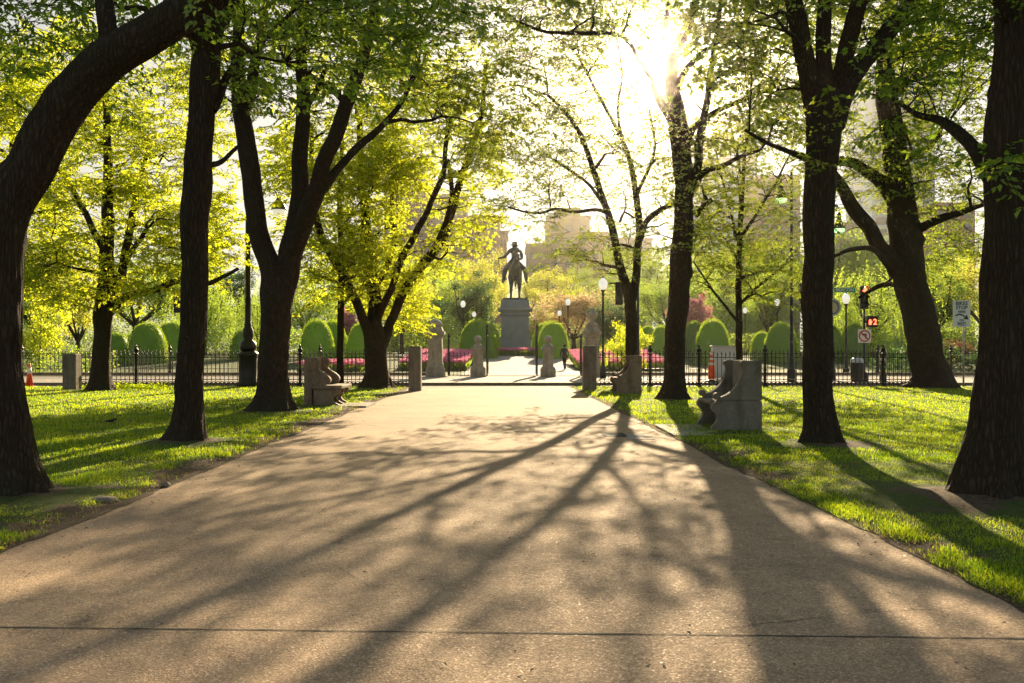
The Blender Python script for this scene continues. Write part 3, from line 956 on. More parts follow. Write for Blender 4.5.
    tree('slender_tree', 'slim straight pole-like young tree right behind the left bench', 37,
         [[(340, 385, 8, 0), (340, 350, 7, 0), (341, 300, 6.5, 0), (341, 250, 6, 0), (340, 200, 5, 0), (342, 150, 4, 0), (340, 90, 3, 0)],
          [(341, 277, 3.5, 0), (330, 258, 2.6, -.3), (318, 238, 2, -.5), (308, 220, 1.6, -.5)],
          [(341, 285, 3.5, 0), (352, 262, 2.8, .3), (366, 246, 2.2, .5), (380, 232, 1.8, .5), (398, 226, 1.2, .6)],
          [(340, 283, 3, 0), (325, 278, 2.2, .2), (305, 270, 1.6, .5)],
          [(341, 308, 3, 0), (352, 294, 2.2, -.3), (366, 284, 1.6, -.4)],
          [(341, 235, 3, 0), (350, 215, 2.4, .3), (366, 195, 1.6, .5)]],
         [(340, 190, 60, 90, 2.2, 0, 130), (345, 265, 50, 30, 1.8, 0, 34)], 'mid', 'leaf_yellow', seed=15, segs=12, flare=.3)
    tree('leafy_tree', 'dense yellow-green tree by the fence between the two leftmost big trunks', 35,
         [[(101, 391, 22, 0), (101, 370, 18, 0), (102, 335, 17, 0), (104, 310, 20, 0), (106, 290, 16, 0), (106, 260, 14, 0), (108, 220, 12, 0), (108, 160, 9, 0), (106, 90, 6, 0)],
          [(108, 312, 14, 0), (116, 290, 10, .3), (123, 268, 9, .5), (127, 240, 8, .6), (136, 200, 6, .8), (150, 140, 4, 1)],
          [(114, 308, 9, 0), (124, 297, 7.5, -.3), (140, 292, 7, -.5), (158, 289, 6.5, -.6), (182, 280, 5.5, -.7), (205, 284, 5, -.7), (225, 276, 4, -.7), (238, 268, 3.4, -.7)],
          [(106, 300, 8, 0), (118, 278, 6, -1), (128, 258, 5, -1.4), (146, 230, 4, -2)],
          [(104, 250, 8, 0), (84, 210, 6, .5), (60, 170, 5, 1), (30, 140, 3, 1.4)]],
         [(105, 190, 120, 90, 4.5, 0, 350), (70, 275, 60, 32, 2.6, -1, 110), (200, 235, 50, 45, 3, 0, 110), (130, 90, 130, 70, 4.5, 0, 230), (40, 120, 70, 60, 3, 1, 100), (150, 270, 36, 26, 2, -1, 30)],
         'dense', 'leaf_yellow', seed=16, segs=20, clump=.1)
    tree('leafy_tree', 'bright leafy tree behind the thick leaning trunk at the left edge', 46,
         [[(-22, 384, 20, 0), (-20, 340, 17, 0), (-14, 290, 15, 0), (0, 240, 12, 0), (10, 190, 9, 0), (14, 130, 6, 0)],
          [(-14, 290, 10, 0), (-40, 240, 8, 1), (-60, 180, 6, 1)]],
         [(10, 200, 75, 95, 4, 0, 320), (30, 90, 80, 70, 4, 0, 150)], 'dense', 'leaf_yellow', seed=17, segs=16, clump=.1)
    # right side
    tree('forked_tree', 'slim tree behind the farther right bench, forked low in a narrow V', 36.3,
         [[(631, 390, 12, 0), (631, 350, 11.5, 0), (631, 310, 12, 0), (628, 290, 11, 0), (619, 262, 8.5, 0), (614, 236, 8, 0), (609, 215, 7.5, 0), (600, 192, 6.5, 0), (590, 160, 5.5, 0), (581, 135, 5, 0), (565, 112, 4, 0), (548, 95, 3, 0)],
          [(632, 300, 10, 0), (636, 272, 8, .4), (639, 240, 8, .6), (638, 205, 7, .7), (634, 180, 6, .8), (628, 155, 5, .9), (615, 125, 4, 1), (598, 95, 3.5, 1), (580, 60, 3, 1)],
          [(609, 214, 4, 0), (596, 210, 3.6, -.4), (576, 212, 3.2, -.8), (556, 209, 2.8, -1), (540, 213, 2.4, -1.2), (522, 211, 2, -1.3), (508, 207, 1.5, -1.4)],
          [(640, 240, 7, .6), (645, 222, 6, .2), (657, 212, 5.5, 0), (672, 204, 4.5, -.3), (690, 198, 3, -.5)],
          [(604, 205, 4, 0), (588, 184, 3.2, .3), (566, 168, 2.6, .5), (546, 155, 2, .5)],
          [(637, 195, 4, .7), (648, 170, 3.4, .9), (655, 145, 3, 1), (650, 110, 2.4, 1)],
          [(620, 222, 3, 0), (624, 212, 2.4, -.2), (634, 218, 2, -.3)],
          [(624, 150, 4, .9), (618, 110, 3.2, 1.4), (622, 70, 2.6, 1.6), (612, 20, 2, 1.6)]],
         [(580, 110, 115, 90, 3.2, 0, 330), (535, 212, 70, 20, 1.4, -1, 34), (585, 255, 50, 26, 1.6, -1, 34), (600, 20, 140, 60, 3, 0, 240), (650, 180, 45, 60, 2, 0, 44), (545, 150, 60, 50, 2, 0, 44), (615, 235, 50, 40, 2, 0, 24)],
         'sparse', 'leaf', seed=21, segs=16, flare=.3, shy=.6)
    tree('tall_tree', 'tall tree between the two right benches, sun glowing beside its upper trunk', 28.7,
         [[(674, 403, 28, 0), (674, 385, 21, 0), (675, 350, 20, 0), (678, 310, 21, 0), (680, 270, 22, 0), (683, 230, 21, 0), (684, 190, 19, 0), (680, 150, 20, 0), (676, 115, 19, 0), (672, 80, 13, 0), (676, 50, 11, .3), (690, 20, 10, .6), (704, -30, 7, 1), (715, -100, 5, 1.2)],
          [(676, 125, 14, 0), (668, 112, 9, -.3), (659, 100, 8, -.6), (652, 80, 6.5, -.8), (640, 62, 5, -1), (622, 36, 4, -1.2), (585, 33, 4, -1.6), (545, 32, 3, -2), (515, 20, 2, -2)],
          [(686, 205, 12, 0), (692, 180, 10, -.3), (698, 165, 8.5, -.5), (700, 140, 8.5, -.6), (708, 100, 7, -.8), (712, 60, 5, -1), (722, 0, 4, -1.2)],
          [(698, 178, 7, -.4), (708, 170, 6, -.6), (722, 166, 5, -.9), (738, 158, 4, -1.1), (760, 150, 3, -1.4)],
          [(696, 215, 6, 0), (705, 205, 5, -.4), (712, 200, 4, -.6)],
          [(680, 165, 10, 0), (688, 140, 8, .8), (700, 122, 7, 1.2), (730, 105, 5, 1.8), (770, 90, 4, 2.2)],
          [(676, 90, 8, 0), (686, 70, 6, -.6), (706, 50, 4, -1.2), (740, 30, 3, -2)],
          [(672, 90, 7, 0), (664, 50, 6, .5), (668, 0, 5, .8), (660, -60, 3, 1)]],
         [(700, 10, 125, 90, 3.4, 0, 190), (700, 165, 60, 60, 2.2, 0, 60), (755, 100, 60, 60, 2.2, 0, 70), (690, 235, 45, 26, 1.6, -.6, 24), (555, 20, 80, 45, 2, -1.5, 60)],
         'mid', 'leaf', seed=22, segs=32, shy=.65)
    tree('slender_tree', 'young thin-stemmed tree behind the nearer right bench, fine twigs in a narrow fan', 38,
         [[(739, 387, 7.5, 0), (739, 350, 7, 0), (739, 300, 6.5, 0), (739, 250, 6, 0), (742, 200, 5, 0), (744, 160, 4, 0), (750, 110, 3, 0), (752, 60, 2, 0)],
          [(738, 322, 3, 0), (722, 302, 2.4, -.3), (706, 280, 2, -.5), (694, 262, 1.4, -.6)],
          [(740, 304, 3.4, 0), (756, 288, 2.8, .3), (772, 276, 2.4, .4), (788, 262, 1.8, .5)],
          [(741, 236, 4, 0), (752, 222, 3.4, -.3), (764, 202, 3, -.4), (778, 178, 2.4, -.5), (792, 150, 1.6, -.5)],
          [(738, 240, 3, 0), (730, 210, 2.4, .3), (722, 180, 2, .4), (714, 140, 1.5, .5)],
          [(739, 262, 2.8, 0), (728, 242, 2.2, .4), (716, 228, 1.8, .8)],
          [(743, 190, 2.6, 0), (738, 160, 2, .4), (730, 120, 1.5, .6)]],
         [(745, 210, 62, 85, 2.2, 0, 120), (765, 275, 40, 30, 1.8, 0, 50), (705, 260, 40, 34, 1.8, 0, 44), (750, 110, 55, 55, 2, 0, 60)], 'mid', 'leaf', seed=23, segs=12, flare=.3)
    tree('shade_tree', 'thick dark trunk right of the nearer bench, opening into four limbs', 15.2,
         [[(823, 449, 34, 0), (821, 430, 29, 0), (818, 380, 28, 0), (817, 300, 29, 0), (817, 255, 30, 0), (819, 215, 32, 0), (821, 170, 31, 0), (824, 130, 36, 0), (826, 105, 38, 0), (824, 70, 18, 0), (823, 30, 15, 0), (824, -40, 12, 0), (820, -120, 8, 0)],
          [(820, 125, 24, 0), (811, 85, 20, 0), (804, 55, 19, -.1), (796, 20, 18, -.2), (785, -30, 15, -.4), (765, -100, 10, -.6)],
          [(832, 125, 26, 0), (846, 88, 22, 0), (862, 62, 19, .1), (880, 40, 18, .2), (902, 15, 17, .3), (930, -15, 14, .4), (980, -60, 10, .6)],
          [(838, 90, 18, 0), (846, 50, 17, -.3), (854, 20, 16, -.5), (862, -20, 14, -.7), (868, -100, 9, -1)],
          [(872, 44, 6, .1), (900, 28, 4.6, .6), (930, 19, 3.8, 1), (960, 23, 3, 1.2), (985, 22, 2, 1.3)],
          [(806, 158, 8, 0), (786, 150, 5, -.4), (765, 142, 4, -.6), (745, 130, 3, -.8)],
          [(880, 40, 6, .2), (888, 60, 4, 0), (896, 100, 3, -.2), (912, 150, 2, -.3)]],
         [(840, -80, 210, 85, 3.4, 0, 130), (905, 40, 80, 50, 2, .8, 32), (760, 50, 55, 55, 1.8, 0, 34), (850, 20, 80, 40, 1.5, .6, 16), (820, 180, 16, 60, .6, 0, 5)],
         'near', 'leaf', seed=24, segs=80, spray=(.6, 1.05))
    tree('broad_tree', 'massive leaning trunk by the fence on the right, crooked side limbs low down', 37.6,
         [[(931, 389, 38, 0), (930, 372, 34, 0), (925, 345, 34, 0), (918, 310, 32, 0), (909, 270, 33, 0), (906, 240, 33, 0), (903, 215, 30, 0), (899, 180, 26, 0), (894, 140, 24, 0), (888, 100, 22, 0), (886, 60, 18, 0), (890, 10, 14, 0), (896, -60, 9, 0)],
          [(898, 268, 18, 0), (888, 256, 15, -.5), (876, 240, 15, -.8), (862, 218, 15, -1), (852, 205, 14, -1.1), (845, 192, 12, -1.2), (838, 180, 9, -1.3), (830, 168, 7, -1.4)],
          [(896, 200, 18, 0), (885, 186, 15, .5), (870, 174, 12, .9), (856, 164, 11, 1.1), (838, 160, 9, 1.3), (815, 152, 7, 1.5)],
          [(915, 230, 10, 0), (930, 224, 9, -.5), (948, 216, 8, -.9), (965, 211, 6, -1.2), (985, 204, 4, -1.4)],
          [(892, 90, 14, 0), (908, 78, 11, .5), (925, 68, 10, .9), (948, 60, 8, 1.2), (975, 40, 6, 1.5), (1000, 10, 4, 1.8)],
          [(900, 160, 9, 0), (914, 156, 7, .8), (928, 148, 6, 1.2), (938, 134, 5, 1.5), (950, 110, 4, 1.6)],
          [(893, 275, 7, 0), (880, 255, 6, -1), (868, 248, 5, -1.5), (850, 250, 4, -2), (834, 256, 3, -2.2)],
          [(908, 290, 6, 0), (890, 284, 5, 1), (872, 290, 4.5, 1.4), (858, 298, 3, 1.6)]],
         [(905, 90, 120, 100, 4.4, 0, 260), (945, 180, 75, 60, 3.4, 0, 100), (850, 170, 60, 70, 3, 0, 66), (960, 250, 45, 40, 2.0, 3.5, 50), (930, 0, 130, 55, 4, 0, 90)],
         'mid', 'leaf', seed=25, segs=32, spray=(.9, 1.4), clump=.15)
    tree('shade_tree', 'rugged wide trunk filling the right edge of the lawn with deeply furrowed bark', 9.6,
         [[(991, 507, 60, 0), (992, 470, 55, 0), (999, 400, 48, 0), (1003, 330, 45, 0), (1006, 260, 45, 0), (1007, 190, 45, 0), (1010, 120, 44, 0), (1014, 50, 42, 0), (1018, -20, 38, 0), (1024, -120, 26, 0)],
          [(1004, 205, 20, .1), (985, 168, 17, .5), (970, 146, 15, .8), (953, 130, 13, 1.1), (938, 120, 9, 1.4), (918, 114, 7, 1.7), (895, 100, 4, 2)],
          [(1016, 30, 24, 0), (990, -40, 18, -.3), (950, -110, 12, -.6)]],
         [(960, -60, 150, 55, 2, .3, 50), (960, 40, 80, 60, 1.2, .8, 28), (1000, 175, 22, 25, .4, -.3, 5), (1060, 0, 60, 70, 1.5, 0, 20), (940, 100, 40, 20, .8, 1.3, 7)],
         'near', 'leaf_deep', seed=26, segs=96, spray=(.45, .85))


# ---------------------------------------------------------------- stone benches
def arc(cx, cy, r, a0, a1, n):
    return [(cx + r * math.cos(R(a0 + (a1 - a0) * i / n)), cy + r * math.sin(R(a0 + (a1 - a0) * i / n))) for i in range(n + 1)]


def bez(p0, p1, p2, p3, n=10):
    o = []
    for i in range(n + 1):
        t = i / n; s = 1 - t
        o.append((s ** 3 * p0[0] + 3 * s * s * t * p1[0] + 3 * s * t * t * p2[0] + t ** 3 * p3[0],
                  s ** 3 * p0[1] + 3 * s * s * t * p1[1] + 3 * s * t * t * p2[1] + t ** 3 * p3[1]))
    return o


def bench_profile_sweep():
    up = [(0, .585), (0, 1.29), (.30, 1.29)] + arc(.33, 1.235, .055, 90, -60, 6) + bez((.335, 1.17), (.36, .92), (.50, .70), (.745, .635), 14)[1:] + arc(.80, .655, .062, 200, -60, 9) + [(.80, .585)]
    lo = [(0, 0), (0, .565), (.80, .565)] + bez((.83, .55), (.93, .50), (.92, .42), (.84, .36), 8) + bez((.84, .36), (.77, .30), (.78, .19), (.87, .12), 8)[1:] + bez((.87, .12), (.91, .09), (.90, .03), (.90, .0), 5)[1:]
    return up, lo


def make_bench(loc, rz, label, length=1.5, mat='granite'):
    """front faces local +X, length along local Y (0..length)"""
    r = empty('stone_bench', loc, rz, label, 'bench', 'stone benches beside the path')
    up, lo = bench_profile_sweep()
    for y0 in (0.0, length - .17):
        a = MB(); a.prism(up, 'y', y0, y0 + .17); a.prism(lo, 'y', y0 + .006, y0 + .164)
        a.box(.015, .785, y0 + .024, y0 + .146, .555, .59)
        a.build('side_panel', M[mat], r, bevel=.007)
    a = MB(); a.box(.02, .24, .17, length - .17, 0, 1.285)
    a.build('backrest', M[mat], r, bevel=.01)
    prof = [(.24, .50), (.24, .57), (.82, .57)] + arc(.86, .535, .035, 90, -90, 5) + [(.80, .46), (.24, .44)]
    a = MB(); a.prism(prof, 'y', .17, length - .17); a.build('seat', M[mat], r, bevel=.005)
    return r


def make_scroll_bench(loc, rz, label, length=1.5, mat='granite_warm'):
    r = empty('stone_bench', loc, rz, label, 'bench', 'stone benches beside the path')
    wing = [(.2, .56), (.2, 1.27)] + bez((.24, 1.29), (.42, 1.27), (.42, 1.10), (.36, 1.02), 8) + bez((.36, 1.02), (.36, .92), (.62, .88), (.68, .72), 9)[1:] + bez((.68, .72), (.70, .60), (.58, .56), (.50, .56), 6)[1:]
    leg = [(.24, .0), (.24, .46), (.86, .46)] + bez((.92, .44), (.95, .34), (.72, .30), (.72, .20), 8) + bez((.72, .20), (.74, .08), (.92, .10), (.92, .0), 6)[1:]
    a = MB(); a.box(0, .2, 0, length, 0, 1.29); a.build('backrest', M[mat], r, bevel=.015)
    for y0 in (.0, length - .22):
        a = MB(); a.prism(wing, 'y', y0, y0 + .2); a.build('armrest', M[mat], r, bevel=.012)
    a = MB(); a.box(.2, .98, -.03, length + .03, .462, .558); a.build('seat', M[mat], r, bevel=.025)
    for y0 in (.02, length / 2 - .08, length - .2):
        a = MB(); a.prism(leg, 'y', y0, y0 + .18); a.build('leg', M[mat], r, bevel=.01)
    return r


def benches():
    # the right benches face the path (towards -X): rotate by 180 degrees, so length runs towards -Y
    make_bench((4.47, 19.3, 0), math.pi, 'nearer grey stone bench on the right lawn with sweeping curved sides', 1.5, 'granite_grey')
    make_bench((4.24, 34.0, 0), math.pi, 'farther brown-grey stone bench on the right, just behind the granite post', 1.5, 'granite_warm')
    make_scroll_bench((-5.37, 25.7, 0), 0, 'stone bench on the left lawn with rolled scroll arms, beside the forked tree', 1.55)


# ---------------------------------------------------------------- granite posts, gate pillars, gates, fences
def granite_posts():
    for (px, py, w, h, lab) in ((414.5, 391, .45, 1.60, 'square granite post at the left corner of the path end'),
                                (590, 391, .48, 1.62, 'square granite post at the right corner of the path end'),
                                (69, 391, .48, 1.33, 'short granite post at the far left end of the near fence')):
        d = F * CAM_Z / (py - H0); p = P(px, py, d)
        b = MB(); b.box(-w / 2, w / 2, -w / 2, w / 2, -.1, h - .02, .985); b.box(-w / 2 + .02, w / 2 - .02, -w / 2 + .02, w / 2 - .02, h - .02, h, .9)
        o = b.build('granite_post', M['granite'], None, (p.x, p.y + w / 2, 0), bevel=.02)
        tag(o, lab, 'post', 'granite posts at the mall end')


def gate_pillars():
    D = 53.0; s = D / F
    def big(px, top, lab, urn):
        r = empty('gate_pillar', ((px - 512) * s, D, .02), 0, lab, 'pillar', 'tall stone gate pillars')
        b = MB(); b.box(-.50, .50, -.50, .50, 0, .45); b.box(-.45, .45, -.45, .45, .45, .72, .90)
        b.build('base', M['granite_pale'], r, bevel=.03)
        b = MB(); b.box(-.37, .37, -.37, .37, .72, 2.15, .97)
        for sx in (-.2, 0, .2): b.box(sx - .055, sx + .055, -.40, -.365, .95, 2.0)
        b.build('shaft', M['granite_pale'], r, bevel=.015)
        b = MB(); b.box(-.42, .42, -.42, .42, 2.15, 2.25); b.box(-.50, .50, -.50, .50, 2.25, 2.42); b.box(-.42, .42, -.42, .42, 2.42, 2.66, .8)
        b.smooth = True
        if urn:
            b.lathe([(.20, 2.66), (.34, 2.72), (.30, 2.84), (.13, 2.94), (.12, 3.02), (.28, 3.14), (.33, 3.30), (.30, 3.42), (.12, 3.48), (.14, 3.56), (.0, 3.72)], 20)
        else:
            b.lathe([(.16, 2.66), (.36, 2.72), (.36, 2.82), (.28, 2.95), (.14, 3.04), (.0, 3.07)], 20)
        b.build('cap', M['granite_pale'], r, bevel=.0)
    def small(px, lab):
        r = empty('gate_pillar', ((px - 512) * s, D, .02), 0, lab, 'pillar', 'short ball-topped gate pillars')
        b = MB(); b.box(-.40, .40, -.40, .40, 0, .42); b.box(-.40, .40, -.40, .40, .42, .55, .8); b.build('base', M['granite_pale'], r, bevel=.02)
        b = MB(); b.box(-.28, .28, -.28, .28, .55, 1.42, .95); b.build('shaft', M['granite_pale'], r, bevel=.015)
        b = MB(); b.box(-.34, .34, -.34, .34, 1.42, 1.50); b.box(-.38, .38, -.38, .38, 1.50, 1.56, .9)
        b.smooth = True
        b.lathe([(.34, 1.56), (.26, 1.66), (.14, 1.74), (.11, 1.80)], 18)
        b.lathe([(.02, 1.78), (.12, 1.82), (.19, 1.90), (.21, 1.99), (.19, 2.09), (.12, 2.17), (.02, 2.20)], 18)
        b.build('cap', M['granite_pale'], r)
    big(435.5, 319, 'tall stone gate pillar with low dome top, left of the garden gate', False)
    big(592, 307, 'tall stone gate pillar with urn on top, right of the garden gate', True)
    small(478, 'short stone gate pillar with ball, left side of the central gateway')
    small(548, 'short stone gate pillar with ball, right side of the central gateway')
    # open iron gate leaves, seen nearly edge-on
    def leaf(px, ang, w, h, lab):
        r = empty('iron_gate', ((px - 512) * s, D - .1, .06), ang, lab, 'gate', 'open iron gate leaves')
        f = MB(); f.box(-.04, .04, -.04, .04, 0, h + .1); f.box(w - .04, w + .04, -.03, .03, .05, h); f.box(0, w, -.02, .02, .10, .16); f.box(0, w, -.02, .02, h - .25, h - .19); f.box(0, w, -.02, .02, .55, .60)
        f.lathe([(.03, h + .1), (.08, h + .18), (.05, h + .27), (0, h + .40)], 10)
        f.build('gate_frame', M['iron'], r)
        f = MB()
        n = int(w / .14)
        for k in range(1, n):
            x = w * k / n; hh = h - .1 + .25 * math.sin(math.pi * k / n)
            f.box(x - .012, x + .012, -.012, .012, .12, hh); f.lathe([(.012, hh), (.03, hh + .05), (0, hh + .14)], 6, (x, 0, 0))
        f.build('bars', M['iron'], r)
    leaf(449, R(95.5), 1.3, 1.9, 'open iron gate leaf between tall left pillar and short left pillar')
    leaf(487, R(89.5), 1.8, 2.4, 'tall open iron gate leaf right beside the short left pillar')
    leaf(537, R(90.5), 1.8, 2.4, 'tall open iron gate leaf just left of the short right pillar')
    leaf(581, R(88), 1.3, 1.9, 'open iron gate leaf beside the tall right pillar')


def make_fence(name, label, x0, x1, y, z0, h, spacing, post_x, rings, post_h=None, kerb=False, group=None):
    r = empty(name, (x0, y, z0), 0, label, 'fence', group)
    L = x1 - x0
    stops = sorted([0.0] + [p - x0 for p in post_x] + [L])
    for a, c in zip(stops[:-1], stops[1:]):
        if c - a < .3: continue
        b = MB()
        for zz, th in ((.03, .035), (.30, .03), (h - .14, .03)):
            b.box(a, c, -.015, .015, zz, zz + th)
        n = max(1, int(round((c - a) / spacing)))
        for k in range(n):
            x = a + (c - a) * (k + .5) / n
            hh = h + (.04 if k % 2 else 0)
            b.box(x - .012, x + .012, -.0115, .0115, 0, hh - .06)
            b.lathe([(.012, hh - .06), (.03, hh - .02), (.018, hh + .02), (0.001, hh + .09)], 5, (x, 0, 0))
            if rings:
                # ring ornament between the two lower rails
                cz = .18; rr = spacing * .36; xs = x + spacing / 2
                if xs < c - .05:
                    pts = [(xs + rr * math.cos(t * math.pi / 4), 0, cz + rr * 1.2 * math.sin(t * math.pi / 4)) for t in range(9)]
                    b.tube(pts, [.014] * 9, 4)
        b.build('fence_panel', M['iron'], r)
    if kerb:
        b = MB(); b.box(-.05, L + .05, -.12, .12, -.06, .12); b.build('stone_footing', M['granite_warm'], r)
    for p in post_x:
        q = MB(); x = p - x0
        q.box(x - .10, x + .10, -.10, .10, 0, .14); q.smooth = True
        H = post_h or h
        q.lathe([(.075, .14), (.055, .2), (.05, H * .5), (.065, H * .52), (.05, H * .56), (.045, H - .05), (.08, H), (.05, H + .05)], 12, (x, 0, 0))
        po = q.build('fence_post', M['iron'], r)
        q = MB(); q.smooth = True
        q.lathe([(.03, H + .05), (.09, H + .12), (.10, H + .18), (.05, H + .24), (.035, H + .27), (.06, H + .31), (.0, H + .38)], 12, (x, 0, 0))
        q.build('finial', M['iron'], po)
    return r


def fences():
    d = 38.65; s = d / F
    make_fence('iron_fence', 'black spiked iron fence along the back of the left lawn', (75 - 512) * s, (409 - 512) * s, d, .0, 1.30, .165,
               [(px - 512) * s for px in (136, 192, 300, 366)], True, group='near iron fences behind the lawns')
    make_fence('iron_fence', 'black spiked iron fence along the back of the right lawn', (598 - 512) * s, (945 - 512) * s, d, .0, 1.30, .165,
               [(px - 512) * s for px in (650, 699, 765, 883)], True, group='near iron fences behind the lawns')
    d = 53.6; s = d / F
    make_fence('iron_fence', 'distant iron fence left of the garden gate on a low stone footing', (-60 - 512) * s, (428 - 512) * s, d, .12, 1.25, .21,
               [(px - 512) * s for px in (22, 95, 170, 245, 320, 385)], False, kerb=True, group='garden boundary fences')
    make_fence('iron_fence', 'distant iron fence right of the garden gate on a low stone footing', (600 - 512) * s, (1090 - 512) * s, d, .12, 1.25, .21,
               [(px - 512) * s for px in (665, 735, 805, 878, 951, 1020)], False, kerb=True, group='garden boundary fences')
    make_fence('iron_fence', 'low iron rail between the gateway and flower bed, left', (448 - 512) * s, (470 - 512) * s, d, .05, 1.2, .2, [], False)
    make_fence('iron_fence', 'low iron rail between the gateway and flower bed, right', (556 - 512) * s, (583 - 512) * s, d, .05, 1.2, .2, [], False) if False else None


# ---------------------------------------------------------------- lamps, signals, signs
def lathe_part(name, prof, mat, parent, seg=16, c=(0, 0, 0)):
    b = MB(); b.smooth = True; b.lathe(prof, seg, c)
    return b.build(name, M[mat], parent)


def text_part(name, txt, size, loc, mat, parent, rot=(R(90), 0, 0), sx=1.0):
    cu = bpy.data.curves.new(name, 'FONT'); cu.body = txt; cu.size = size
    cu.align_x = 'CENTER'; cu.align_y = 'CENTER'; cu.extrude = .002; cu.offset = size * .02
    t = bpy.data.objects.new(name, cu); COL.objects.link(t)
    dg = bpy.context.evaluated_depsgraph_get(); dg.update()
    me = bpy.data.meshes.new_from_object(t.evaluated_get(dg)); me.name = name
    bpy.data.objects.remove(t, do_unlink=True)
    me.materials.clear(); me.materials.append(M[mat])
    o = obj(name, me, parent); o.location = loc; o.rotation_euler = rot; o.scale = (sx, 1, 1)
    return o


def globe_lamp(px, py_top, d, label, group='globe lamps along the garden paths'):
    z0 = zg(d) if d > 54.2 else .02
    p = P(px, py_top, d); h = p.z - z0
    r = empty('globe_lamp', (p.x, d, z0), 0, label, 'street lamp', group)
    hg = h - .75
    lathe_part('pole', [(.16, 0), (.16, .35), (.11, .42), (.09, .8), (.055, .9), (.05, hg - .3), (.08, hg - .22), (.05, hg - .15), (.12, hg - .02), (.13, hg)], 'iron', r)
    g = lathe_part('globe', [(.10, hg), (.20, hg + .14), (.235, hg + .30), (.20, hg + .45), (.10, hg + .56), (.06, hg + .60)], 'white_glass', r)
    lathe_part('finial', [(.07, hg + .60), (.05, hg + .65), (.02, hg + .69), (.0, hg + .75)], 'iron', r, 10)


def pendant_lamp(px, py_top, d, lx, ly0, ly1, label, base_z=.02):
    s = d / F
    top = P(px, py_top, d); r = empty('street_lamp', (top.x, d, base_z), 0, label, 'street lamp', 'tall pendant street lamps')
    h = top.z - base_z
    lathe_part('pole', [(.20, 0), (.20, .5), (.13, .6), (.10, 1.2), (.075, 1.3), (.055, h), (.0, h + .1)], 'iron', r)
    ax = (lx - px) * s; az = CAM_Z + (H0 - ly0) * s - base_z
    b = MB(); b.smooth = True
    b.tube([(0, 0, h - .35), (ax * .3, 0, az + .32), (ax * .75, 0, az + .34), (ax, 0, az + .15), (ax, 0, az)], [.03, .03, .025, .025, .03], 8)
    b.tube([(0, 0, h - .9), (ax * .5, 0, az + .1), (ax * .75, 0, az + .33)], [.018, .018, .018], 6)
    b.build('bracket', M['iron'], r)
    hh = (ly1 - ly0) * s
    lp = lathe_part('lamp_shade', [(.05, az), (.10, az - .12 * hh), (.10, az - .35 * hh), (.2, az - .6 * hh), (.28, az - .80 * hh), (.33, az - .86 * hh), (.30, az - .88 * hh)], 'iron', r, 18, (ax, 0, 0))
    lathe_part('lens', [(.26, az - .885 * hh), (.25, az - hh * 1.02), (.15, az - hh * 1.12), (.0, az - hh * 1.15)], 'green_lamp', lp, 18, (ax, 0, 0))


def ornate_lamp():
    d = 38.65; p = P(248, 388, d)
    r = empty('ornate_lamp', (p.x, d, 0), 0, 'black cast-iron lamp post with a heavy fluted base, rising from the left fence', 'street lamp')
    lathe_part('base', [(.40, 0), (.40, .18), (.36, .24), (.36, 1.18), (.40, 1.24), (.40, 1.34), (.30, 1.42)], 'iron', r, 8)
    lathe_part('column', [(.28, 1.42), (.34, 1.55), (.30, 1.75), (.18, 1.85), (.22, 2.0), (.20, 2.25), (.14, 2.35), (.15, 2.45), (.12, 2.5), (.11, 3.4), (.13, 3.45), (.11, 3.5), (.09, 7.2), (.14, 7.3), (.08, 7.4)], 'iron', r, 16)
    b = MB(); b.smooth = True
    b.tube([(0, 0, 7.2), (.5, 0, 7.7), (1.0, 0, 7.7), (1.2, 0, 7.4)], [.04, .04, .035, .03], 8); b.build('bracket', M['iron'], r)
    lp = lathe_part('lamp_shade', [(.05, 7.4), (.12, 7.3), (.3, 6.95), (.32, 6.9)], 'iron', r, 16, (1.2, 0, 0))
    lathe_part('lens', [(.28, 6.9), (.2, 6.75), (0, 6.68)], 'white_glass', lp, 16, (1.2, 0, 0))
    for k in range(8):   # raised fluting
        pass


def signal_head(parent, z, lit='red', x=0.0, y=0.0, back=False):
    b = MB(); b.box(x - .17, x + .17, y - .10, y + .12, z, z + 1.05)
    hd = b.build('signal_head', M['iron'], parent, bevel=.02)
    for k, (zc, mt) in enumerate(((.88, 'red_lens'), (.53, 'dark_lens'), (.18, 'dark_lens'))):
        ys = y + .125 if back else y - .105
        q = MB(); q.smooth = True
        n = 18; sg = 1 if back else -1
        ring = [(x + .11 * math.cos(2 * math.pi * i / n), ys, z + zc + .11 * math.sin(2 * math.pi * i / n)) for i in range(n)]
        q.add(ring + [(x, ys + sg * .025, z + zc)], [(i, (i + 1) % n, n) for i in range(n)])
        q.build('lens', M[mt if not back else 'dark_lens'], hd)
        q = MB()
        for i in range(10):
            a0 = math.pi * (i / 10) * 1.15 - .23; a1 = math.pi * ((i + 1) / 10) * 1.15 - .23
            A = [(x + .125 * math.cos(a), ys, z + zc + .125 * math.sin(a)) for a in (a0, a1)]
            B2 = [(a_[0], ys + sg * .22, a_[2]) for a_ in A]
            C2 = [(x + (a_[0] - x) * 1.08, a_[1], z + zc + (a_[2] - z - zc) * 1.08) for a_ in A]
            D2 = [(a_[0], ys + sg * .22, a_[2]) for a_ in C2]
            q.add([A[0], A[1], B2[1], B2[0], C2[0], C2[1], D2[1], D2[0]], [(0, 1, 2, 3), (7, 6, 5, 4), (0, 4, 5, 1), (3, 2, 6, 7), (1, 5, 6, 2), (0, 3, 7, 4)])
        q.build('visor', M['iron'], hd)
    return hd


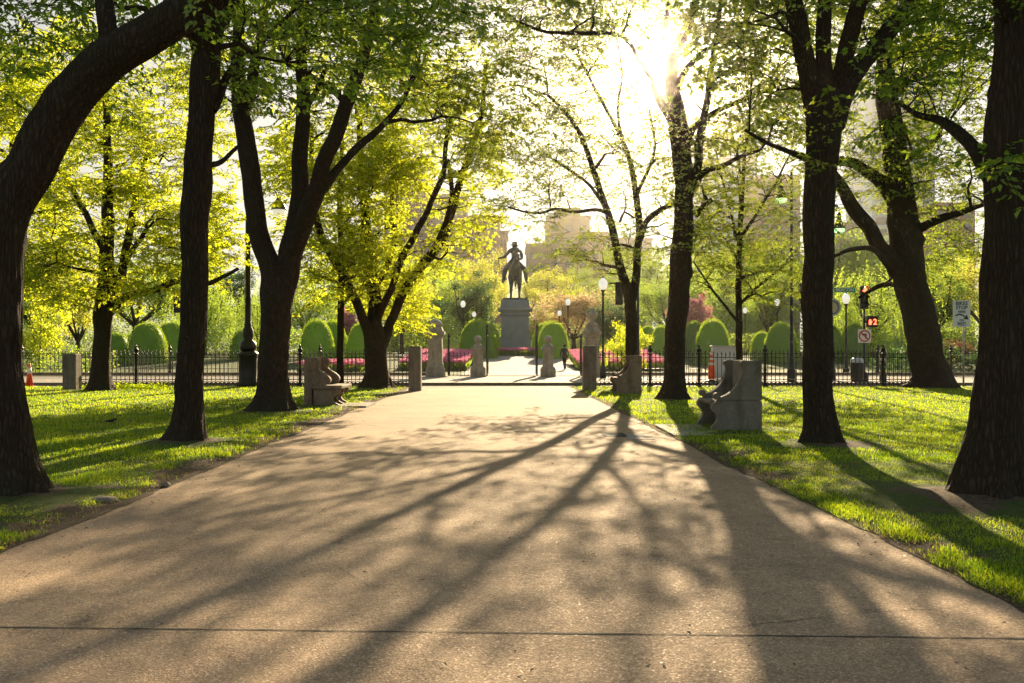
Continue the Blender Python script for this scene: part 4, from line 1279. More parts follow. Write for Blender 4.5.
def signals():
    d = 45.5; s = d / F
    Z = lambda py: CAM_Z + (H0 - py) * s
    # signal pole with no-left-turn plate and countdown
    x = (864 - 512) * s
    r = empty('traffic_signal', (x, d, .024), 0, 'traffic signal showing red above a walk signal and no left turn plate', 'traffic light', 'traffic signals on the street')
    lathe_part('pole', [(.17, 0), (.17, .35), (.07, .45), (.055, .6), (.05, Z(309) - .02)], 'iron', r, 12)
    signal_head(r, Z(309) - .024)
    b = MB(); b.box(.12, .60, -.10, .08, Z(328), Z(316.5)); b.box(.0, .13, -.02, .02, Z(323), Z(321.5))
    w = b.build('walk_signal', M['iron'], r, bevel=.015)
    # raised hand and digit, lit
    q = MB(); hx, hz = .25, (Z(328) + Z(316.5)) / 2 - .03
    q.box(hx - .06, hx + .05, -.108, -.104, hz - .11, hz + .05)
    for k in range(4): q.box(hx - .058 + k * .028, hx - .038 + k * .028, -.108, -.104, hz + .052, hz + .12 + (.02 if k in (1, 2) else 0))
    q.add([(hx + .05, -.106, hz - .04), (hx + .10, -.106, hz + .03), (hx + .085, -.106, hz + .05), (hx + .05, -.106, hz + .01)], [(0, 1, 2, 3)])
    q.build('hand_symbol', M['red_lens'], w)
    text_part('countdown_digit', '2', .36, (.47, -.106, hz + .01), 'red_lens', w)
    # no left turn plate
    cz = Z(336.5)
    b = MB(); b.box(-.30, .30, -.075, -.06, cz - .31, cz + .31)
    pl = b.build('turn_sign', M['sheet_white'], r, bevel=.004)
    q = MB(); n = 28
    for i in range(n):
        a0, a1 = 2 * math.pi * i / n, 2 * math.pi * (i + 1) / n
        q.add([(rr * math.cos(a), -.080, cz + rr * math.sin(a)) for rr, a in ((.21, a0), (.27, a0), (.27, a1), (.21, a1))], [(0, 1, 2, 3)])
    q.add([(-.17, -.082, cz + .13), (-.13, -.082, cz + .17), (.17, -.082, cz - .13), (.13, -.082, cz - .17)], [(0, 1, 2, 3)])
    q.build('ban_ring', M['sign_red'], pl)
    q = MB(); q.box(.03, .09, -.079, -.077, cz - .13, cz + .10); q.box(-.06, .03, -.079, -.077, cz + .04, cz + .10)
    q.add([(-.06, -.078, cz + .14), (-.06, -.078, cz + .0), (-.14, -.078, cz + .07)], [(0, 1, 2)])
    q.build('turn_arrow', M['sign_black'], pl)
    # pole with street name and round sign, partly behind the thick trunk
    d2 = 46.5; s2 = d2 / F; Z2 = lambda py: CAM_Z + (H0 - py) * s2
    # left signal
    x = (182 - 512) * s
    r = empty('traffic_signal', (x, d, .024), 0, 'traffic signal half hidden behind the straight trunk on the left lawn', 'traffic light', 'traffic signals on the street')
    lathe_part('pole', [(.17, 0), (.17, .35), (.07, .45), (.05, Z(288))], 'iron', r, 12)
    b = MB(); b.box(-.2, 0, -.03, .03, Z(300), Z(299)); b.build('bracket', M['iron'], r)
    signal_head(r, Z(313) - .024, x=-.12, y=-.2, back=True)
    # right-centre signal, seen from behind, on a mast arm by the slim forked tree
    x = (638 - 512) * s
    r = empty('traffic_signal', (x, d, .024), 0, 'traffic signal hanging from a short arm beside the slim forked tree', 'traffic light', 'traffic signals on the street')
    lathe_part('pole', [(.15, 0), (.15, .35), (.07, .45), (.05, Z(281))], 'iron', r, 12)
    b = MB(); b.box((609 - 638) * s, 0, -.03, .03, Z(284.5), Z(283)); b.build('arm', M['iron'], r)
    signal_head(r, Z(306) + .02, x=(619 - 638) * s, back=True)


def signs():
    # pale bike sign on a steel post on the right
    d = 38.2; s = d / F; Z = lambda py: CAM_Z + (H0 - py) * s
    x = (963.5 - 512) * s
    r = empty('road_sign', (x, d, 0), 0, 'white sign with black arrow reading bikes stop here on red', 'sign')
    lathe_part('post', [(.035, -.1), (.03, Z(302))], 'steel', r, 8)
    cx = (961 - 963.5) * s; w = 17.5 * s; zt, zb = Z(300.5), Z(327)
    b = MB(); b.box(cx - w / 2, cx + w / 2, -.055, -.04, zb, zt); pl = b.build('sign_plate', M['sheet_white'], r, bevel=.004)
    y = -.062; u = (zt - zb) / 6.6
    for k, (t, sz) in enumerate((('BIKES', .19), ('STOP', .19), ('HERE', .13))):
        text_part('lettering', t, sz, (cx, y, zt - u * (.75 + k * 1.05)), 'sign_black', pl)
    q = MB(); zz = zt - u * 4.0
    pts = [(-.24, .03), (-.10, .085), (.02, .06), (.12, 0)]
    for a, c in zip(pts[:-1], pts[1:]):
        q.add([(cx + a[0], y + .003, zz + a[1] - .03), (cx + c[0], y + .003, zz + c[1] - .03), (cx + c[0], y + .003, zz + c[1] + .03), (cx + a[0], y + .003, zz + a[1] + .03)], [(0, 1, 2, 3)])
    q.add([(cx + .06, y + .003, zz - .09), (cx + .26, y + .003, zz - .12), (cx + .20, y + .003, zz + .08)], [(0, 1, 2)])
    q.build('arrow_mark', M['sign_black'], pl)
    text_part('lettering', 'ON', .11, (cx, y, zt - u * 4.95), 'sign_black', pl)
    text_part('lettering', 'RED', .18, (cx, y, zt - u * 5.85), 'sign_black', pl)


def street_furniture():
    pendant_lamp(791.5, 172, 45, 781, 182, 201, 'tall black street lamp with green-lit bell shade, left of the thick right trunk')
    pendant_lamp(831.5, 205, 47, 839, 212, 231, 'tall black street lamp carrying a round sign and green street name plate')
    s = 47 / F; Z = lambda py: CAM_Z + (H0 - py) * s - .02
    r = [o for o in bpy.data.objects if o.get('label', '').startswith('tall black street lamp carrying')][0]
    b = MB(); x0, x1 = (834 - 831.5) * s, (855.5 - 831.5) * s
    b.box(x0, x1, -.02, .0, Z(292.5), Z(287.5)); pl = b.build('street_name_plate', M['sign_green'], r, bevel=.004)
    text_part('lettering', 'BEACON', .21, ((x0 + x1) / 2, -.026, (Z(292.5) + Z(287.5)) / 2), 'sheet_white', pl)
    n = 32
    def disc(name, rad, yy, mt, par, cx=0.0):
        q = MB(); ring = [(cx + rad * math.cos(2 * math.pi * i / n), yy, Z(307.5) + rad * math.sin(2 * math.pi * i / n)) for i in range(n)]
        q.add(ring + [(p[0], yy + .012, p[2]) for p in ring], [tuple(range(n)), tuple(range(2 * n - 1, n - 1, -1))] + [(i, (i + 1) % n, n + (i + 1) % n, n + i) for i in range(n)])
        return q.build(name, M[mt], par)
    ds = disc('round_sign', .42, -.10, 'steel', r); disc('emblem', .34, -.115, 'sign_blue', ds); disc('emblem', .27, -.13, 'emblem_tan', ds, -.03)
    ornate_lamp()
    globe_lamp(603, 275, 50, 'large globe lamp on a black pole above the right gate pillar')
    globe_lamp(846, 291, 58, 'globe lamp just right of the thick trunk, left of the red signal')
    globe_lamp(844, 319, 104, 'tiny distant globe lamp low beside the clipped yew, right of the thick trunk')
    globe_lamp(568, 297, 88, 'globe lamp on a tall post right of the statue')
    globe_lamp(559.5, 309, 108, 'small globe lamp close right of the statue pedestal')
    globe_lamp(534, 313, 122, 'faint globe lamp just behind the right side of the pedestal')
    globe_lamp(463, 299, 88, 'globe lamp on a tall post left of the statue')
    globe_lamp(474, 310, 106, 'small globe lamp close behind the yew left of the statue')
    globe_lamp(777, 297, 84, 'globe lamp between the slim young tree and the tall pendant lamp')
    globe_lamp(745, 306, 100, 'small globe lamp seen just right of the slim young trunk')
    # utility cabinet
    d = 47.5; s = d / F; x = (725 - 512) * s
    r = empty('utility_cabinet', (x, d, .024), 0, 'pale blue-grey utility cabinet on the pavement beyond the fence', 'utility box')
    w = 24 * s; h = CAM_Z + (H0 - 346.5) * s
    b = MB(); b.box(-w / 2, w / 2, 0, .6, 0, .12); b.box(-w / 2 + .02, w / 2 - .02, .02, .58, .12, h - .05); b.build('body', M['cabinet'], r, bevel=.01)
    b = MB(); b.box(-w / 2 - .03, w / 2 + .03, -.03, .63, h - .05, h + .02); b.build('roof', M['steel'], r, bevel=.01)
    dr = MB(); dr.box(-w / 2 + .07, -.01, .004, .018, .2, h - .15); o = dr.build('door', M['cabinet'], r, bevel=.004)
    dr = MB(); dr.box(.01, w / 2 - .07, .004, .018, .2, h - .15); o = dr.build('door', M['cabinet'], r, bevel=.004)
    q = MB(); q.box(.05, .09, -.02, .004, .75, .92); q.build('handle', M['iron'], o)
    # tall narrow channelizer beside the cabinet
    d = 44.6; s = d / F; x = (711.5 - 512) * s
    r = empty('traffic_delineator', (x, d, .024), 0, 'tall orange and white traffic delineator in front of the cabinet', 'traffic cone')
    H = (381 - 350.5) * s
    lathe_part('base', [(.28, 0), (.28, .06), (.20, .08)], 'iron', r, 8)
    lathe_part('body', [(.16, .08), (.14, H * .5), (.09, H * .95), (.04, H), (0, H)], 'orange', r, 14)
    for k, z in enumerate((H * .55, H * .72, H * .88)):
        rad = .142 - .05 * (z / H - .5) / .45
        lathe_part('reflective_band', [(rad + .004, z), (rad - .008, z + .12)], 'white_band', r, 14)
    # traffic cone at the far left
    d = 41.8; s = d / F; x = (29.5 - 512) * s
    r = empty('traffic_cone', (x, d, -.096), 0, 'tall orange traffic cone standing in the road at the far left', 'traffic cone')
    b = MB(); b.box(-.2, .2, -.2, .2, 0, .04); b.build('base', M['orange'], r, bevel=.01)
    lathe_part('body', [(.15, .04), (.04, .98), (.03, 1.0)], 'orange', r, 18)
    lathe_part('reflective_band', [(.098, .55), (.070, .82)], 'white_band', r, 18)
    # dark pedestal post and litter bin behind the right fence
    d = 45; s = d / F
    r = empty('litter_bin', ((857 - 512) * s, d, .024), 0, 'dark rounded litter bin at the foot of the red signal', 'bin')
    lathe_part('body', [(.26, 0), (.28, .1), (.30, .8), (.27, .86)], 'iron', r, 18)
    lathe_part('lid', [(.31, .86), (.28, 1.0), (.14, 1.1), (0, 1.12)], 'cabinet', r, 18)
    r = empty('meter_post', ((883 - 512) * s, d, .024), 0, 'dark parking meter post with a pale band behind the right fence', 'parking meter')
    lathe_part('post', [(.16, 0), (.16, .3), (.11, .35), (.11, 1.1)], 'iron', r, 12)
    lathe_part('band', [(.122, .95), (.122, 1.06)], 'white_band', r, 12)
    lathe_part('head', [(.12, 1.1), (.16, 1.16), (.16, 1.34), (.08, 1.46), (0, 1.48)], 'iron', r, 12)


M['sign_blue'] = simple('sign_blue', (0.10, 0.17, 0.24), 0.5, 0, 0.03, 4, 0.02)
M['emblem_tan'] = simple('emblem_tan', (0.42, 0.38, 0.26), 0.5, 0, 0.1, 9, 0.02)


# ---------------------------------------------------------------- statue and person
def skin_mesh(name, verts, edges, radii, mat, sub=2, root=0):
    me = bpy.data.meshes.new(name); me.from_pydata(verts, edges, [])
    o = bpy.data.objects.new(name, me); COL.objects.link(o)
    o.modifiers.new('skin', 'SKIN')
    for i, r in enumerate(radii):
        rr = r if hasattr(r, '__len__') else (r, r)
        me.skin_vertices[0].data[i].radius = rr
        me.skin_vertices[0].data[i].use_root = (i == root)
    sb = o.modifiers.new('sub', 'SUBSURF'); sb.levels = sub; sb.render_levels = sub
    dg = bpy.context.evaluated_depsgraph_get(); dg.update()
    m2 = bpy.data.meshes.new_from_object(o.evaluated_get(dg)); m2.name = name
    bpy.data.objects.remove(o, do_unlink=True)
    m2.materials.clear()
    for m in (mat if isinstance(mat, list) else [mat]): m2.materials.append(m)
    m2.polygons.foreach_set('use_smooth', [True] * len(m2.polygons))
    return m2


def chain(V, E, Rr, start, pts):
    prev = start
    for (x, y, z, r) in pts:
        V.append((x, y, z)); Rr.append(r)
        E.append((prev, len(V) - 1)); prev = len(V) - 1
    return prev


def statue():
    D = 101.0; z0 = zg(D) + .08
    X = (515 - 512) * D / F
    r = empty('equestrian_statue', (X, D, z0), 0, 'bronze rider on horseback atop a tall grey granite pedestal in the garden', 'statue')
    ztop = CAM_Z + (H0 - 299.5) * D / F - z0
    b = MB()
    b.box(-2.1, 2.1, -2.9, 2.9, -.3, .25); b.box(-1.85, 1.85, -2.6, 2.6, .25, .62); b.box(-1.75, 1.75, -2.45, 2.45, .62, 1.5, .93)
    b.box(-1.50, 1.50, -2.2, 2.2, 1.5, 1.72)
    b.box(-1.40, 1.40, -2.1, 2.1, 1.72, 3.85, .97)
    b.box(-1.52, 1.52, -2.2, 2.2, 3.85, 4.0); b.box(-1.45, 1.45, -2.1, 2.1, 4.0, 4.35)
    b.box(-1.75, 1.75, -2.4, 2.4, 4.35, 4.62); b.box(-1.5, 1.5, -2.2, 2.2, 4.62, ztop - .1, .9)
    b.build('pedestal', M['granite_blue'], r, bevel=.03)
    b = MB()
    b.box(-.95, .95, -2.14, -2.118, 2.1, 3.5)
    b.build('inscription_panel', M['granite_blue'], r, bevel=.005)
    b = MB(); b.box(-1.25, 1.25, -1.9, 2.1, ztop - .1, ztop + .08, .97)
    b.build('plinth', M['bronze'], r, bevel=.03)
    zz = ztop + .06
    # horse
    V, E, Q = [], [], []
    V.append((.05, 1.0, 2.85)); Q.append((.72, .74))
    hip = chain(V, E, Q, 0, [(.05, 1.6, 2.95, (.74, .76))])
    cst = chain(V, E, Q, 0, [(.0, .3, 2.85, (.72, .8)), (.0, -.15, 2.95, (.66, .78))])
    nk = chain(V, E, Q, cst, [(.05, -.5, 3.45, (.38, .5)), (.12, -.72, 3.95, (.28, .38)), (.20, -.85, 4.35, (.24, .30))])
    chain(V, E, Q, nk, [(.26, -1.15, 4.30, (.22, .24)), (.30, -1.42, 3.98, (.17, .18)), (.32, -1.55, 3.74, (.13, .14))])
    chain(V, E, Q, cst, [(-.40, -.15, 2.2, .30), (-.42, -.22, 1.5, .17), (-.42, -.20, 1.15, .15), (-.42, -.15, .45, .11), (-.42, -.2, .18, .13), (-.42, -.3, .06, .16)])
    chain(V, E, Q, cst, [(.40, -.25, 2.25, .30), (.42, -.75, 1.75, .18), (.42, -.9, 1.5, .15), (.42, -.62, .95, .11), (.42, -.55, .75, .13), (.42, -.62, .6, .15)])
    for sx, ox in ((-.38, 0.0), (.45, .35)):
        chain(V, E, Q, hip, [(sx, 1.75, 2.2, .42), (sx, 1.45 + ox, 1.75, .27), (sx, 1.95 + ox, 1.15, .16), (sx, 1.85 + ox, .45, .11), (sx, 1.8 + ox, .18, .13), (sx, 1.68 + ox, .06, .16)])
    chain(V, E, Q, hip, [(.05, 2.35, 3.1, .16), (.08, 2.65, 2.6, .19), (.08, 2.7, 1.9, .18), (.05, 2.65, 1.3, .08)])
    for sx in (-.1, .1):
        chain(V, E, Q, nk, [(.20 + sx, -.86, 4.58, .06), (.20 + sx * 1.2, -.9, 4.76, .025)])
    obj('horse', skin_mesh('horse', V, E, Q, M['bronze'], 2), r, (0, 0, zz))
    # rider
    V, E, Q = [(0, .75, 3.62)], [], [(.36, .32)]
    ch = chain(V, E, Q, 0, [(0, .78, 4.1, (.29, .25)), (0, .75, 4.62, (.36, .28)), (0, .75, 4.9, (.30, .22))])
    chain(V, E, Q, ch, [(0, .72, 5.06, .15), (0, .68, 5.24, .25), (0, .66, 5.44, .24)])
    for sx in (-1, 1):
        chain(V, E, Q, 0, [(sx * .38, .55, 3.6, .27), (sx * .80, .0, 3.12, .22), (sx * .95, .05, 2.85, .2), (sx * 1.02, .30, 2.1, .14), (sx * 1.08, .1, 1.92, .12), (sx * 1.1, -.15, 1.9, .09)])
    chain(V, E, Q, ch, [(-.42, .72, 4.86, .18), (-.72, .5, 4.5, .14), (-.98, .25, 4.18, .13), (-1.25, -.05, 4.1, .10), (-1.42, -.25, 4.02, .09)])
    chain(V, E, Q, ch, [(.42, .72, 4.86, .18), (.62, .6, 4.4, .15), (.60, .35, 4.05, .13), (.35, .0, 3.95, .10), (.22, -.15, 3.95, .08)])
    rd = obj('rider', skin_mesh('rider', V, E, [(q[0] * 1.15, q[1] * 1.15) if hasattr(q, '__len__') else q * 1.15 for q in Q], M['bronze'], 2), r, (0, 0, zz - .42)); rd.scale = (1.12, 1.1, 1.12)
    b = MB(); b.smooth = True
    b.add([(.40 * math.cos(a), .66 + .26 * math.sin(a), 5.5 + .07 * abs(math.cos(a * 1.0)) * 1) for a in [i * math.pi / 8 for i in range(16)]] + [(0.2 * math.cos(a), .66 + .2 * math.sin(a), 5.56) for a in [i * math.pi / 8 for i in range(16)]] + [(0.15 * math.cos(a), .66 + .14 * math.sin(a), 5.74) for a in [i * math.pi / 8 for i in range(16)]],
          [tuple(range(15, -1, -1))] + [(i, (i + 1) % 16, 16 + (i + 1) % 16, 16 + i) for i in range(16)] + [(16 + i, 16 + (i + 1) % 16, 32 + (i + 1) % 16, 32 + i) for i in range(16)] + [tuple(range(32, 48))])
    hb = b.build('hat', M['bronze'], rd); hb.scale = (1.5, 1.5, 1.5); hb.location = (0, -.33, -2.99)
    b = MB(); b.smooth = True
    b.tube([(-1.40, -.22, 4.1), (-1.5, -.35, 3.9), (-1.42, -.1, 3.2), (-1.3, .2, 2.6)], [.04, .035, .03, .01], 8)
    b.tube([(-1.52, -.35, 4.02), (-1.32, -.2, 4.0)], [.06, .06], 8); b.build('sword', M['bronze'], rd)
    b = MB(); b.smooth = True      # coat tails over the horse's back
    for sx in (-1, 1):
        b.tube([(sx * .3, .95, 4.0), (sx * .55, 1.05, 3.6), (sx * .8, 1.2, 3.1)], [.12, .2, .14], 8)
    b.build('coat', M['bronze'], rd)
    # reins
    b = MB()
    for sx in (-.12, .2): b.tube([(sx * 2 + .1, -.1, 3.95), (.2 + sx, -.9, 3.9), (.30 + sx * .6, -1.5, 3.82)], [.018] * 3, 5)
    b.build('reins', M['bronze'], r, (0, 0, zz))


M['granite_blue'] = simple('granite_blue', (0.20, 0.225, 0.235), 0.8, 0, 0.14, 1.5, 0.25, 0.3)


def person():
    d = 67.0; x = (564.5 - 512) * d / F
    r = empty('person', (x, d, zg(d) + .055), R(200), 'person in black clothes and pale shoes walking past the right tulip bed', 'person')
    V, E, Q = [(0, 0, .92)], [], [(.16, .12)]
    ch = chain(V, E, Q, 0, [(0, 0, 1.12, (.14, .10)), (0, .0, 1.30, (.17, .11)), (0, 0, 1.40, (.13, .09))])
    chain(V, E, Q, ch, [(0, .01, 1.48, .055), (0, -.01, 1.57, .088), (0, -.01, 1.66, .082)])
    chain(V, E, Q, 0, [(-.09, -.02, .84, .095), (-.10, -.10, .48, .065), (-.10, -.06, .12, .042), (-.10, -.10, .045, .04), (-.10, -.22, .03, .035)])
    chain(V, E, Q, 0, [(.09, .02, .84, .095), (.10, .08, .48, .065), (.10, .20, .14, .042), (.10, .18, .06, .04), (.10, .08, .03, .035)])
    chain(V, E, Q, ch, [(-.19, 0, 1.38, .06), (-.26, .06, 1.12, .048), (-.25, -.03, .88, .036), (-.25, -.06, .79, .03)])
    chain(V, E, Q, ch, [(.19, 0, 1.38, .06), (.27, -.02, 1.12, .048), (.25, -.14, .93, .036), (.24, -.18, .86, .03)])
    me = skin_mesh('person_body', V, E, Q, [M['cloth_black'], M['skin'], M['shoe']], 2)
    for p in me.polygons:
        c = p.center
        if c.z > 1.46 or (abs(c.x) > .2 and c.z < .84): p.material_index = 1
        elif c.z < .09: p.material_index = 2
    obj('body', me, r)
    b = MB(); b.smooth = True
    b.lathe([(.075, 1.53), (.10, 1.58), (.105, 1.65), (.08, 1.72), (.0, 1.745)], 14, (0, .02, 0))
    b.build('hair', M['cloth_black'], r)
    b = MB(); b.smooth = True
    b.lathe([(.20, .78), (.19, .95), (.165, 1.12), (.19, 1.32), (.12, 1.44), (.07, 1.47)], 16)
    b.build('coat', M['cloth_black'], r)


# ---------------------------------------------------------------- garden: yews, beds, background trees
def dome_mesh(w, h, seed, n_leaf=5200):
    rg = np.random.default_rng(seed)
    prof = [(1.0, 0), (.99, .12), (.95, .3), (.88, .5), (.77, .68), (.62, .83), (.42, .94), (.2, .99), (0.001, 1.0)]
    seg = 36; V, Q = [], []
    pz = np.array([p[1] for p in prof]); pr = np.array([p[0] for p in prof])
    for r_, z in prof:
        for k in range(seg):
            a = 2 * math.pi * k / seg
            f = 1 + .09 * noise.noise(Vector((math.cos(a) * 1.6, math.sin(a) * 1.6, z * 2.2 + seed)))
            V.append((r_ * f * w / 2 * math.cos(a) * .97, r_ * f * w / 2 * math.sin(a) * .97, z * h * .98))
    for i in range(len(prof) - 1):
        for k in range(seg):
            k2 = (k + 1) % seg
            Q.append((i * seg + k, i * seg + k2, (i + 1) * seg + k2, (i + 1) * seg + k))
    V = np.array(V); Q = np.array(Q)
    # needles all over the clipped surface
    u = rg.random(n_leaf) ** .85; a = rg.random(n_leaf) * 2 * math.pi
    rr = np.interp(u, pz, pr) * w / 2
    pos = np.stack([rr * np.cos(a), rr * np.sin(a), u * h], 1)
    nrm = np.stack([np.cos(a), np.sin(a), np.full(n_leaf, .25) + u], 1); nrm /= np.linalg.norm(nrm, axis=1)[:, None]
    pos *= (rg.uniform(.975, 1.035, n_leaf) + .035 * np.array([noise.noise(Vector(p) * 1.8) for p in pos]))[:, None]
    LV, LQ = leaf_tpl(False)
    d = nrm * .7 + rg.normal(0, .6, (n_leaf, 3)); d /= np.linalg.norm(d, axis=1)[:, None]
    up = rg.normal(0, 1, (n_leaf, 3)); s = np.cross(up, d); s /= np.linalg.norm(s, axis=1)[:, None] + 1e-9
    wv = np.cross(d, s)
    Rm = np.stack([d, s, wv], 2) * (rg.uniform(.05, .10, n_leaf))[:, None, None]
    X = np.einsum('nij,kj->nki', Rm, LV) + pos[:, None, :]
    Q2 = (LQ[None] + np.arange(n_leaf)[:, None, None] * len(LV) + len(V)).reshape(-1, 4)
    return quad_mesh('yew_foliage', np.vstack([V, X.reshape(-1, 3)]), np.vstack([Q, Q2]), M['yew'], False)


def yews():
    base = [dome_mesh(3.1, 2.6, 5 + 4 * k) for k in range(5)]
    L = [(147, 323, 41, 78, 'large clipped yew dome between the leafy tree and the straight left trunk'),
         (172, 322, 40, 84, 'clipped yew dome partly hidden by the straight left trunk'),
         (116, 333, 30, 80, 'clipped yew dome low behind the leafy tree trunk, far left'),
         (243, 331, 26, 84, 'clipped yew dome behind the ornate black lamp post'),
         (317, 320, 37, 76, 'clipped yew dome standing above the left bench'),
         (332, 321, 34, 84, 'clipped yew dome tucked behind the slim trunk by the left bench'),
         (362, 323, 34, 80, 'clipped yew dome behind the low branching tree'),
         (478, 320, 40, 86, 'clipped yew dome left of the statue, behind the short gate pillar'),
         (488, 323, 26, 96, 'sunlit yew mound touching the left side of the pedestal'),
         (553, 322, 33, 86, 'clipped yew dome right of the statue, behind the short gate pillar'),
         (545, 323, 28, 96, 'sunlit yew mound touching the right side of the pedestal'),
         (648, 326, 22, 84, 'clipped yew dome behind the slim forked tree, left one of the pair'),
         (661, 326, 24, 80, 'clipped yew dome pressed against the tall sunlit trunk, right one of the pair'),
         (695, 322, 30, 84, 'clipped yew dome half hidden behind a larger one, left of the cabinet'),
         (713, 320, 37, 78, 'large clipped yew dome just above the utility cabinet'),
         (762, 332, 24, 84, 'small clipped yew dome between the young tree and the pendant lamp'),
         (781, 323, 35, 80, 'clipped yew dome behind the tall pendant lamp pole'),
         (830, 324, 28, 84, 'clipped yew dome peeping out beside the thick right trunk'),
         (854, 323, 30, 80, 'clipped yew dome behind the no left turn plate')]
    for i, (px, py, w, d, lab) in enumerate(L):
        s = d / F; z0 = zg(d) + .01
        top = CAM_Z + (H0 - py) * s
        o = bpy.data.objects.new('clipped_yew', base[i % 5]); COL.objects.link(o)
        o.location = ((px - 512) * s, d, z0)
        o.scale = (w * s / 3.1, w * s / 3.1, (top - z0) / 2.6); o.rotation_euler = (0, 0, i * 1.1)
        tag(o, lab, 'shrub', 'clipped yew domes in the garden')


def blob_foliage(fn, n, size, rg, tpl=None):
    """scatter leaf quads at points produced by fn(n)"""
    pos = fn(n); n = len(pos)
    LV, LQ = leaf_tpl(False)
    d = rg.normal(0, 1, (n, 3)); d[:, 2] *= .6; d /= np.linalg.norm(d, axis=1)[:, None]
    up = rg.normal(0, .6, (n, 3)); up[:, 2] += 1; s = np.cross(up, d); s /= np.linalg.norm(s, axis=1)[:, None] + 1e-9
    w = np.cross(d, s)
    Rm = np.stack([d, s, w], 2) * (rg.uniform(.6, 1.3, n) * size)[:, None, None]
    X = np.einsum('nij,kj->nki', Rm, LV) + pos[:, None, :]
    Q = (LQ[None] + np.arange(n)[:, None, None] * len(LV)).reshape(-1, 4)
    return X.reshape(-1, 3), Q


def far_tree_proto(seed, h, w, kind, leaf, nleaf=9000, bark='bark_pale'):
    """a garden tree of height h, crown width w, returned as (trunk mesh, crown mesh)"""
    rg = np.random.default_rng(seed)
    TV, TQ, nb = [], [], 0
    tips = []
    def addt(pts, rad, seg=7):
        nonlocal nb
        V, Q = tube(pts, rad, seg); TV.append(V); TQ.append(Q + nb); nb += len(V)
    r0 = h * .026
    hb = h * (.22 if kind != 'shrub' else .05)
    trunk = [np.array([0, 0, -.2]), np.array([rg.normal(0, .05) * h * .1, 0, hb * .5]), np.array([rg.normal(0, .1), rg.normal(0, .1), hb])]
    addt(trunk, [r0 * 1.4, r0, r0 * .9], 10)
    nl = 6 if kind != 'shrub' else 5
    for k in range(nl):
        a = 2 * math.pi * (k + rg.random() * .6) / nl
        up = rg.uniform(.45, 1.0)
        end = np.array([math.cos(a) * w * .38 * (1.2 - up * .6), math.sin(a) * w * .38 * (1.2 - up * .6), hb + (h - hb) * up * .86])
        mid = trunk[-1] * .5 + end * .5 + np.array([math.cos(a), math.sin(a), 0]) * w * .07
        addt([trunk[-1], mid, end], [r0 * .6, r0 * .36, r0 * .12])
        for j in range(5):
            t = rg.uniform(.35, 1); p = trunk[-1] * (1 - t) + end * t
            q = p + rg.normal(0, 1, 3) * np.array([w * .17, w * .17, h * .09]) + np.array([0, 0, h * .03])
            addt([p, (p + q) / 2 + rg.normal(0, .02 * h, 3), q], [r0 * .22, r0 * .14, r0 * .05], 5); tips.append(q)
        tips.append(end)
    tips = np.array(tips)
    if kind == 'willow':
        n = 420
        base = tips[rg.integers(0, len(tips), n)] + rg.normal(0, 1, (n, 3)) * np.array([w * .14, w * .14, h * .05])
        L = rg.uniform(.25, .7, n) * h
        P_, = (np.zeros((0, 3)),)
        out = []
        m = nleaf // n
        for i in range(n):
            o = base[i, :2] / (np.linalg.norm(base[i, :2]) + 1e-6)
            t = rg.random(m)
            x = base[i, 0] + o[0] * .1 * w * t ** .5 + rg.normal(0, .10, m); y = base[i, 1] + o[1] * .1 * w * t ** .5 + rg.normal(0, .10, m)
            z = base[i, 2] + .03 * h - L[i] * t; k = z > h * .06
            out.append(np.stack([x, y, z], 1)[k])
        pos = np.vstack(out)
        fn = lambda n_: pos
        V, Q = blob_foliage(fn, 0, .20, rg)
    else:
        # uneven clumps around the branch tips
        cl = np.vstack([tips, tips[rg.integers(0, len(tips), 40)] + rg.normal(0, 1, (40, 3)) * np.array([w * .13, w * .13, h * .08])])
        cr = rg.uniform(.07, .14, len(cl)) * w
        def fn(n_):
            i = rg.integers(0, len(cl), n_)
            q = rg.normal(0, 1, (n_, 3)); q /= np.linalg.norm(q, axis=1)[:, None]; q *= (rg.random(n_) ** .5)[:, None]
            p = cl[i] + q * cr[i][:, None] * np.array([1.15, 1.15, .8])
            return p[p[:, 2] > h * .05]
        V, Q = blob_foliage(fn, nleaf, .23 if kind != 'shrub' else .13, rg)
    V[:, 2] *= 1.0
    return quad_mesh('trunk', np.vstack(TV), np.vstack(TQ), M[bark], True), quad_mesh('crown', V, Q, M[leaf]), float(V[:, 2].max()), float(np.ptp(np.percentile(V[:, 0], [1, 99])))


